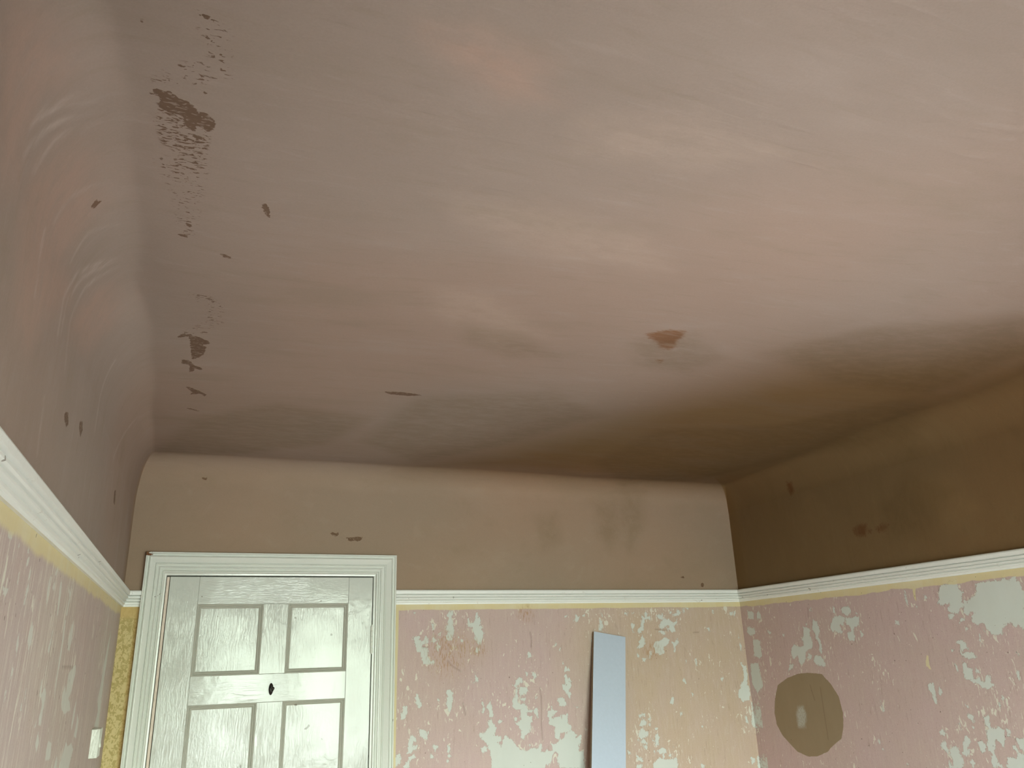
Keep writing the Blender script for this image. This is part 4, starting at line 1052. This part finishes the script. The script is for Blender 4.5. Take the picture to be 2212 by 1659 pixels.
# ceiling: flat plaster running into coves on every side
def ceiling():
    n = 26
    th = np.linspace(0, math.pi / 2, n)          # 0 at the wall .. pi/2 where it meets the flat
    fr = 1 - np.cos(th)                          # 0..1 across the width  (steep near the wall)
    dr = 1 - np.sin(th)                          # 1..0 drop
    ys_flat = ax((YF + WF_, 0.6, 0.05), (0.6, YB - WB_, 0.0065))[1:-1]
    Y = np.concatenate([YF + WF_ * fr, ys_flat, YB - WB_ * fr[::-1]])
    DY = np.concatenate([BF * dr, np.zeros(len(ys_flat)), BB * dr[::-1]])
    dense = ax((0, 0.40, 0.0045), (0.40, 2.4, 0.011))
    m = dense / dense[-1]
    m = m[1:-1]
    WLy, WRy = wl(Y), wr(Y)
    rows = []
    nx = n + len(m) + n
    X = np.zeros((nx, len(Y)))
    DXX = np.concatenate([BL * dr, np.zeros(len(m)), BR * dr[::-1]])
    for j, y in enumerate(Y):
        a, b = XL + WLy[j], XR - WRy[j]
        X[:, j] = np.concatenate([XL + WLy[j] * fr, a + (b - a) * m, XR - WRy[j] * fr[::-1]])
    Yg = np.repeat(Y[None, :], nx, 0)
    # soft maximum keeps a tight but not razor sharp mitre
    drop = np.maximum(DXX[:, None], DY[None, :])
    V = np.stack([X, Yg, ZC - drop], -1).reshape(-1, 3)
    flat = np.clip(1 - drop.ravel() / 0.05, 0, 1)
    inner = np.minimum(np.minimum(V[:, 0] - XL, XR - V[:, 0]) / 0.15, np.minimum(V[:, 1] - YF, YB - V[:, 1]) / 0.15).clip(0, 1)
    V[:, 2] += wavy(V, 0.0045) * flat * inner
    me = grid_mesh('ceiling', V, nx, len(Y), None, [(XL - T, XR + T, YF - T, YB + T, ZC + 0.02, ZC + 0.12)])
    return tag(link('ceiling', me, M_PL), kind='structure')
ceiling()

bm = bmesh.new()
box(bm, XL - T, XR + T, YF - T, YB + T, -0.08, 0.0)
tag(part('floor', bm, M_FLOOR), kind='structure')

# ---------------------------------------------------------------- skirting and picture rail
RAILP = [(0, 0), (0, 0.019), (0.002, 0.023), (0.006, 0.0250), (0.0165, 0.0245), (0.0180, 0.0190), (0.0195, 0.0125), (0.0215, 0.0195), (0.0270, 0.0205),
         (0.0290, 0.0165), (0.0308, 0.0090), (0.0330, 0.0150), (0.0375, 0.0155), (0.0395, 0.0110), (0.0412, 0.0060), (0.0435, 0.0110),
         (0.0490, 0.0112), (0.0510, 0.0070), (0.0572, 0.0062), (0.0572, 0.0)]
SKIRT = [(0, 0), (0, 0.010), (0.010, 0.016), (0.025, 0.016), (0.030, 0.020), (0.150, 0.020), (0.150, 0.0)]
def run(name, prof, wall, a, b, ztop, mat, mitre=(0, 0)):
    """moulding along a wall; mitre +1 at an end shortens it by the protrusion (internal corner)"""
    bm = bmesh.new()
    pl = {'left': lambda s, t, u: (XL + t, u, ztop - s), 'right': lambda s, t, u: (XR - t, u, ztop - s),
          'back': lambda s, t, u: (u, YB - t, ztop - s), 'front': lambda s, t, u: (u, YF + t, ztop - s)}[wall]
    extrude_profile(bm, prof, lambda s, t: a + mitre[0] * t, lambda s, t: b - mitre[1] * t, pl)
    return tag(part(name, bm, mat), kind='structure')
run('trim_1', RAILP, 'left', YF, YB, ZRT, M_RAIL, (1, 1))
run('trim_2', RAILP, 'back', XL, -0.1965, ZRT - 0.001, M_RAIL, (1, 0))
run('trim_3', RAILP, 'back', 0.7465, XR, ZRT, M_RAIL, (0, 1))
run('trim_4', RAILP, 'right', YF, YB, ZRT, M_RAIL, (1, 1))
run('baseboard_left', SKIRT, 'left', YF, YB, 0.15, M_RAIL, (1, 1))
run('baseboard_right', SKIRT, 'right', YF, YB, 0.15, M_RAIL, (1, 1))
run('baseboard_back', SKIRT, 'back', 0.7465, XR, 0.15, M_RAIL, (0, 1))
run('baseboard_front', SKIRT, 'front', XL, XR, 0.15, M_RAIL, (1, 1))

# ---------------------------------------------------------------- door with its surround
AX0, AX1, AZ = -0.1969, 0.7460, 2.0646      # outside of the architrave
LX0, LX1, LZ = -0.1057, 0.6563, 1.9800      # inside of the frame
door = tag(empty('door_1', ((LX0 + LX1) / 2, YB, 0)), kind='structure')

ARCP = [(0, 0), (0, 0.026), (0.0015, 0.0295), (0.0060, 0.0300), (0.0072, 0.0255), (0.0090, 0.0220), (0.0130, 0.0225), (0.0165, 0.0285),
        (0.0185, 0.0298), (0.0205, 0.0255), (0.0225, 0.0250), (0.0400, 0.0165), (0.0412, 0.0140), (0.0425, 0.0195), (0.0450, 0.0198), (0.0463, 0.0150), (0.0480, 0.0130),
        (0.0540, 0.0150), (0.0580, 0.0185), (0.0603, 0.0185), (0.0612, 0.0110), (0.0640, 0.0100), (0.0655, 0.0120), (0.0690, 0.0125), (0.0702, 0.0085),
        (0.0722, 0.0120), (0.0765, 0.0122), (0.0785, 0.0060), (0.0800, 0.0035), (0.0850, 0.0030), (0.0870, 0.0010), (0.0880, -0.040), (0.0880, -0.11), (0.05, -0.11), (0.05, 0.0)]
K = (LX0 - 0.0125 - AX0) / 0.0880
ARCP = [(s * K, t) for s, t in ARCP]
KT = (AZ - LZ) / (0.0880 * K)
KR = (AX1 - LX1) / (0.0880 * K)
bm = bmesh.new()
extrude_profile(bm, ARCP, 0.0, lambda s, t: AZ - s * KT, lambda s, t, u: (AX0 + s, YB - t, u))
part('architrave', bm, M_ARC, door)
bm = bmesh.new()
extrude_profile(bm, ARCP, 0.0, lambda s, t: AZ - s * KT, lambda s, t, u: (AX1 - s * KR, YB - t, u))
part('architrave', bm, M_ARC, door)
bm = bmesh.new()
extrude_profile(bm, ARCP, lambda s, t: AX0 + s, lambda s, t: AX1 - s * KR, lambda s, t, u: (u, YB - t, AZ - s * KT))
part('architrave', bm, M_ARC, door)
bm = bmesh.new()      # pale strip of the frame left bare beside the closing edge
box(bm, LX0 - 0.0115, LX0 - 0.0022, YB - 0.0015, YB + 0.04, 0.005, LZ - 0.004)
tag(part('door_stop', bm, M_JAMB, door, 0.001), 'bare pinkish strip between frame and door')

leaf = empty('door_leaf', (LX0, YB, 0.005))
leaf.parent = door
leaf.matrix_parent_inverse = Matrix.Translation(-Vector(door.location))
def lpart(name, bm, mat, bevel=0.0, label=None):
    me = bpy.data.meshes.new(name)
    bmesh.ops.recalc_face_normals(bm, faces=bm.faces)
    bm.to_mesh(me)
    bm.free()
    me.materials.append(mat)
    o = bpy.data.objects.new(name, me)
    scene.collection.objects.link(o)
    o.parent = leaf
    o.matrix_parent_inverse = Matrix.Translation(-Vector(leaf.location))
    if bevel:
        m = o.modifiers.new('edges', 'BEVEL')
        m.width, m.segments, m.limit_method = bevel, 2, 'ANGLE'
    if label: o['label'] = label
    return o
FY = YB - 0.0035                     # face of the leaf
x0, x1, zt_ = LX0, LX1 - 0.0025, LZ - 0.0035
S1, S2, MU0, MU1 = -0.003, 0.558, 0.2350, 0.3275      # stile inner edges, muntin
R1 = 1.8760                                            # under side of the top rail
R2_, R3 = 1.6225, 1.5245                               # mid rail
R4, R5, R6 = 0.93, 0.72, 0.24                          # lock rail and bottom rail
for a, b in ((x0, S1), (S2, x1)):
    bm = bmesh.new()
    box(bm, a, b, FY, FY + 0.036, 0.005, zt_)
    lpart('stile', bm, M_DV, 0.0012)
for a, b in ((R1, zt_), (R3, R2_), (R5, R4), (0.005, R6)):
    bm = bmesh.new()
    box(bm, S1 + 0.0004, S2 - 0.0004, FY + 0.0003, FY + 0.036, a, b)
    lpart('rail', bm, M_DH, 0.001)
for a, b in ((R2_, R1), (R4, R3), (R6, R5)):
    bm = bmesh.new()
    box(bm, MU0, MU1, FY + 0.0002, FY + 0.036, a + 0.0004, b - 0.0004)
    lpart('muntin', bm, M_DV, 0.001)
PMP = [(0, -0.004), (0, -0.0005), (0.0020, 0.0005), (0.0050, -0.0010), (0.0060, -0.0050), (0.0078, -0.0056), (0.0095, -0.0040), (0.0125, -0.0052), (0.0145, -0.0085), (0.0160, -0.0088), (0.0160, -0.014), (0, -0.014)]
for a, b in ((S1, MU0), (MU1, S2)):
    for z0, z1 in ((R2_, R1), (R4, R3), (R6, R5)):
        bm = bmesh.new()
        box(bm, a + 0.001, b - 0.001, FY + 0.0095, FY + 0.022, z0 + 0.001, z1 - 0.001)
        lpart('panel', bm, M_DV)
        bm = bmesh.new()
        pts = PMP
        def rect(s): return ((a + s, z0 + s), (b - s, z0 + s), (b - s, z1 - s), (a + s, z1 - s))
        rings = [[bm.verts.new((x, FY - t, z)) for x, z in rect(s)] for s, t in pts]
        for i in range(len(rings)):
            r0, r1 = rings[i], rings[(i + 1) % len(rings)]
            for k in range(4):
                bm.faces.new((r0[k], r0[(k + 1) % 4], r1[(k + 1) % 4], r1[k]))
        lpart('panel_moulding', bm, M_MLD)

# hinge with five knuckles, painted over
def hinge(zc):
    bm = bmesh.new()
    L, r = 0.105, 0.0048
    xh, yh = LX1 - 0.0015, YB - 0.0085
    for k in range(5):
        za = zc - L / 2 + k * L / 5
        lathe(bm, [(0, za + 0.0008), (r * 0.9, za + 0.0008), (r, za + 0.0016), (r, za + L / 5 - 0.0016), (r * 0.9, za + L / 5 - 0.0008), (0, za + L / 5 - 0.0008)],
              (xh, yh, 0), (0, 0, 1), 14)
    lathe(bm, [(0, zc - L / 2 - 0.004), (r * 0.7, zc - L / 2 - 0.002), (r * 0.55, zc - L / 2), (r * 0.55, zc + L / 2), (r * 0.7, zc + L / 2 + 0.002), (0, zc + L / 2 + 0.005)],
          (xh, yh, 0), (0, 0, 1), 12)
    part('hinge', bm, M_SW, door, smooth=False)
hinge(1.737)
hinge(0.30)
# door knob on the closing side, below the picture
bm = bmesh.new()
lathe(bm, [(0, 0.0), (0.026, 0.0), (0.026, 0.003), (0.012, 0.007), (0.010, 0.030), (0.020, 0.036), (0.027, 0.050), (0.024, 0.062), (0, 0.067)],
      (x0 + 0.055, FY, 0.99), (0, -1, 0), 28)
part('door_knob', bm, M_HOOKM, door, smooth=True)

# coat hook on the mid rail: black oval plate, neck and round end
HX, HZ = 0.2825, CAMZ - 0.0805
hook = empty('coat_hook', (HX, FY, HZ))
hook.parent = door
hook.matrix_parent_inverse = Matrix.Translation(-Vector(door.location))
def hpart(name, bm, mat):
    me = bpy.data.meshes.new(name)
    bmesh.ops.recalc_face_normals(bm, faces=bm.faces)
    bm.to_mesh(me)
    bm.free()
    me.materials.append(mat)
    me.polygons.foreach_set('use_smooth', [True] * len(me.polygons))
    o = bpy.data.objects.new(name, me)
    scene.collection.objects.link(o)
    o.parent = hook
    o.matrix_parent_inverse = Matrix.Translation(-Vector(hook.location))
bm = bmesh.new()
rings = []
for s, h in ((1.0, 0.0), (1.0, 0.002), (0.86, 0.0045), (0.5, 0.0062), (0.0, 0.0068)):
    rings.append([bm.verts.new((HX - 0.0005 + 0.0082 * s * math.cos(k * math.pi / 14), FY - h,
                                HZ + 0.0205 * s * math.sin(k * math.pi / 14) * (1.0 if k < 14 else 1.05))) for k in range(28)] if s else [bm.verts.new((HX, FY - h, HZ))])
for r0, r1 in zip(rings[:-1], rings[1:]):
    for k in range(28):
        f = [r0[k], r0[(k + 1) % 28]] + ([r1[(k + 1) % 28], r1[k]] if len(r1) > 1 else [r1[0]])
        bm.faces.new(f)
hpart('hook_plate', bm, M_HOOK)
bm = bmesh.new()
path = [(0.0, 0.004, 0.000), (0.0008, 0.012, -0.003), (0.0016, 0.020, -0.005), (0.0026, 0.027, -0.0035), (0.003, 0.031, 0.001)]
rad = [0.0062, 0.0046, 0.0044, 0.0048, 0.0050]
prev = None
for (dx, dy, dz), r in zip(path, rad):
    ring = [bm.verts.new((HX + dx + r * math.cos(k * math.pi / 6), FY - dy, HZ + dz + r * math.sin(k * math.pi / 6) * 1.2)) for k in range(12)]
    if prev:
        for k in range(12): bm.faces.new((prev[k], prev[(k + 1) % 12], ring[(k + 1) % 12], ring[k]))
    prev = ring
bm.faces.new(prev)
hpart('hook_arm', bm, M_HOOK)
bm = bmesh.new()
lathe(bm, [(0, -0.006), (0.004, -0.0052), (0.0066, -0.001), (0.0062, 0.003), (0.003, 0.0056), (0, 0.006)], (HX + 0.003, FY - 0.031, HZ + 0.0015), (0.1, -1, 0.15), 18)
hpart('hook_knob', bm, M_HOOK)

# ---------------------------------------------------------------- light switch on the left wall, edge on to the door
sw = tag(empty('light_switch', (XL, 2.824, 1.411)), 'white painted light switch block on the left wall beside the door frame', 'light switch')
bm = bmesh.new()
box(bm, XL - 0.002, XL + 0.022, 2.785, 2.862, 1.411, 1.490)
bmesh.ops.subdivide_edges(bm, edges=bm.edges[:], cuts=6, use_grid_fill=True)
random.seed(4)
for v in bm.verts:
    v.co += Vector((random.uniform(-1, 1) * 0.0003, random.uniform(-1, 1) * 0.0005, random.uniform(-1, 1) * 0.0004))
part('switch_plate', bm, M_SW, sw, 0.0022, seg=3)
bm = bmesh.new()
box(bm, XL + 0.021, XL + 0.0262, 2.812, 2.836, 1.438, 1.462)
for v in bm.verts:
    if v.co.x > XL + 0.025 and v.co.z > 1.45: v.co.x -= 0.004
part('switch_rocker', bm, M_SW, sw, 0.0015)

# ---------------------------------------------------------------- grey board leaning on the back wall
def board():
    TL = Vector((1.6346, YB - 0.020, CAMZ + 0.0982))
    dn = Vector((-0.1757, -0.16, -1)).normalized()
    ac = Vector((1, 0.0115, 0))
    ac = (ac - dn * ac.dot(dn)).normalized()
    w, th = 0.1558, 0.0165
    nrm = ac.cross(dn).normalized()
    if nrm.y > 0: nrm = -nrm                     # out of the wall
    # foot: cut level on the floor
    def foot(P): return P + dn * (P.z / -dn.z)
    c = []
    for off in (0.0, th):
        a = TL - nrm * off
        b = TL + ac * w - nrm * off
        c += [a, b, foot(b), foot(a)]
    return c, nrm, dn, ac
c, nrm, dn, ac = board()
push = max(0.0, max(p.y for p in c) - (YB - 0.0005))
c = [p - Vector((0, push, 0)) for p in c]
bd = tag(empty('board', tuple((c[2] + c[3]) / 2)), 'long narrow grey board leaning against the scraped pink back wall', 'board')
bm = bmesh.new()
skin = 0.0012
fr_ = [bm.verts.new(p) for p in c[:4]]
bk_ = [bm.verts.new(p - nrm * skin) for p in c[:4]]
bm.faces.new(fr_)
bm.faces.new(list(reversed(bk_)))
for i in range(4): bm.faces.new((fr_[i], fr_[(i + 1) % 4], bk_[(i + 1) % 4], bk_[i]))
tag(part('painted_face', bm, M_BOARD, bd), 'pale blue-grey primed front face')
bm = bmesh.new()
fr_ = [bm.verts.new(p - nrm * skin) for p in c[:4]]
bk_ = [bm.verts.new(p) for p in c[4:]]
bm.faces.new(fr_)
bm.faces.new(list(reversed(bk_)))
for i in range(4): bm.faces.new((fr_[i], fr_[(i + 1) % 4], bk_[(i + 1) % 4], bk_[i]))
tag(part('board_core', bm, M_EDGE, bd), 'raw brown edges and back')

# ---------------------------------------------------------------- window behind the camera
win = tag(empty('window_1', ((WX0 + WX1) / 2, YF, WZ0)), kind='structure')
bm = bmesh.new()
yo0, yo1 = YF - 0.10, YF - 0.04
box(bm, WX0, WX0 + 0.05, yo0, yo1, WZ0, WZ1)
box(bm, WX1 - 0.05, WX1, yo0, yo1, WZ0, WZ1)
box(bm, WX0, WX1, yo0, yo1, WZ0, WZ0 + 0.05)
box(bm, WX0, WX1, yo0, yo1, WZ1 - 0.05, WZ1)
w3 = (WX1 - WX0) / 3
for k in (1, 2): box(bm, WX0 + k * w3 - 0.075, WX0 + k * w3 + 0.075, yo0, yo1, WZ0, WZ1)
box(bm, WX0, WX1, yo0, yo1, 1.84, 1.885)
part('window_frame', bm, M_RAIL, win)
bm = bmesh.new()
box(bm, WX0 - 0.04, WX1 + 0.04, YF - 0.04, YF + 0.05, WZ0 - 0.03, WZ0)
part('window_sill', bm, M_RAIL, win, 0.004)
for k in range(3):
    for z0, z1 in ((WZ0 + 0.045, 1.845), (1.88, WZ1 - 0.045)):
        bm = bmesh.new()
        a = WX0 + k * w3 + (0.045 if k == 0 else 0.072)
        b = WX0 + (k + 1) * w3 - (0.045 if k == 2 else 0.072)
        box(bm, a, b, YF - 0.073, YF - 0.069, z0, z1)
        part('window_pane', bm, M_GLASS, win)
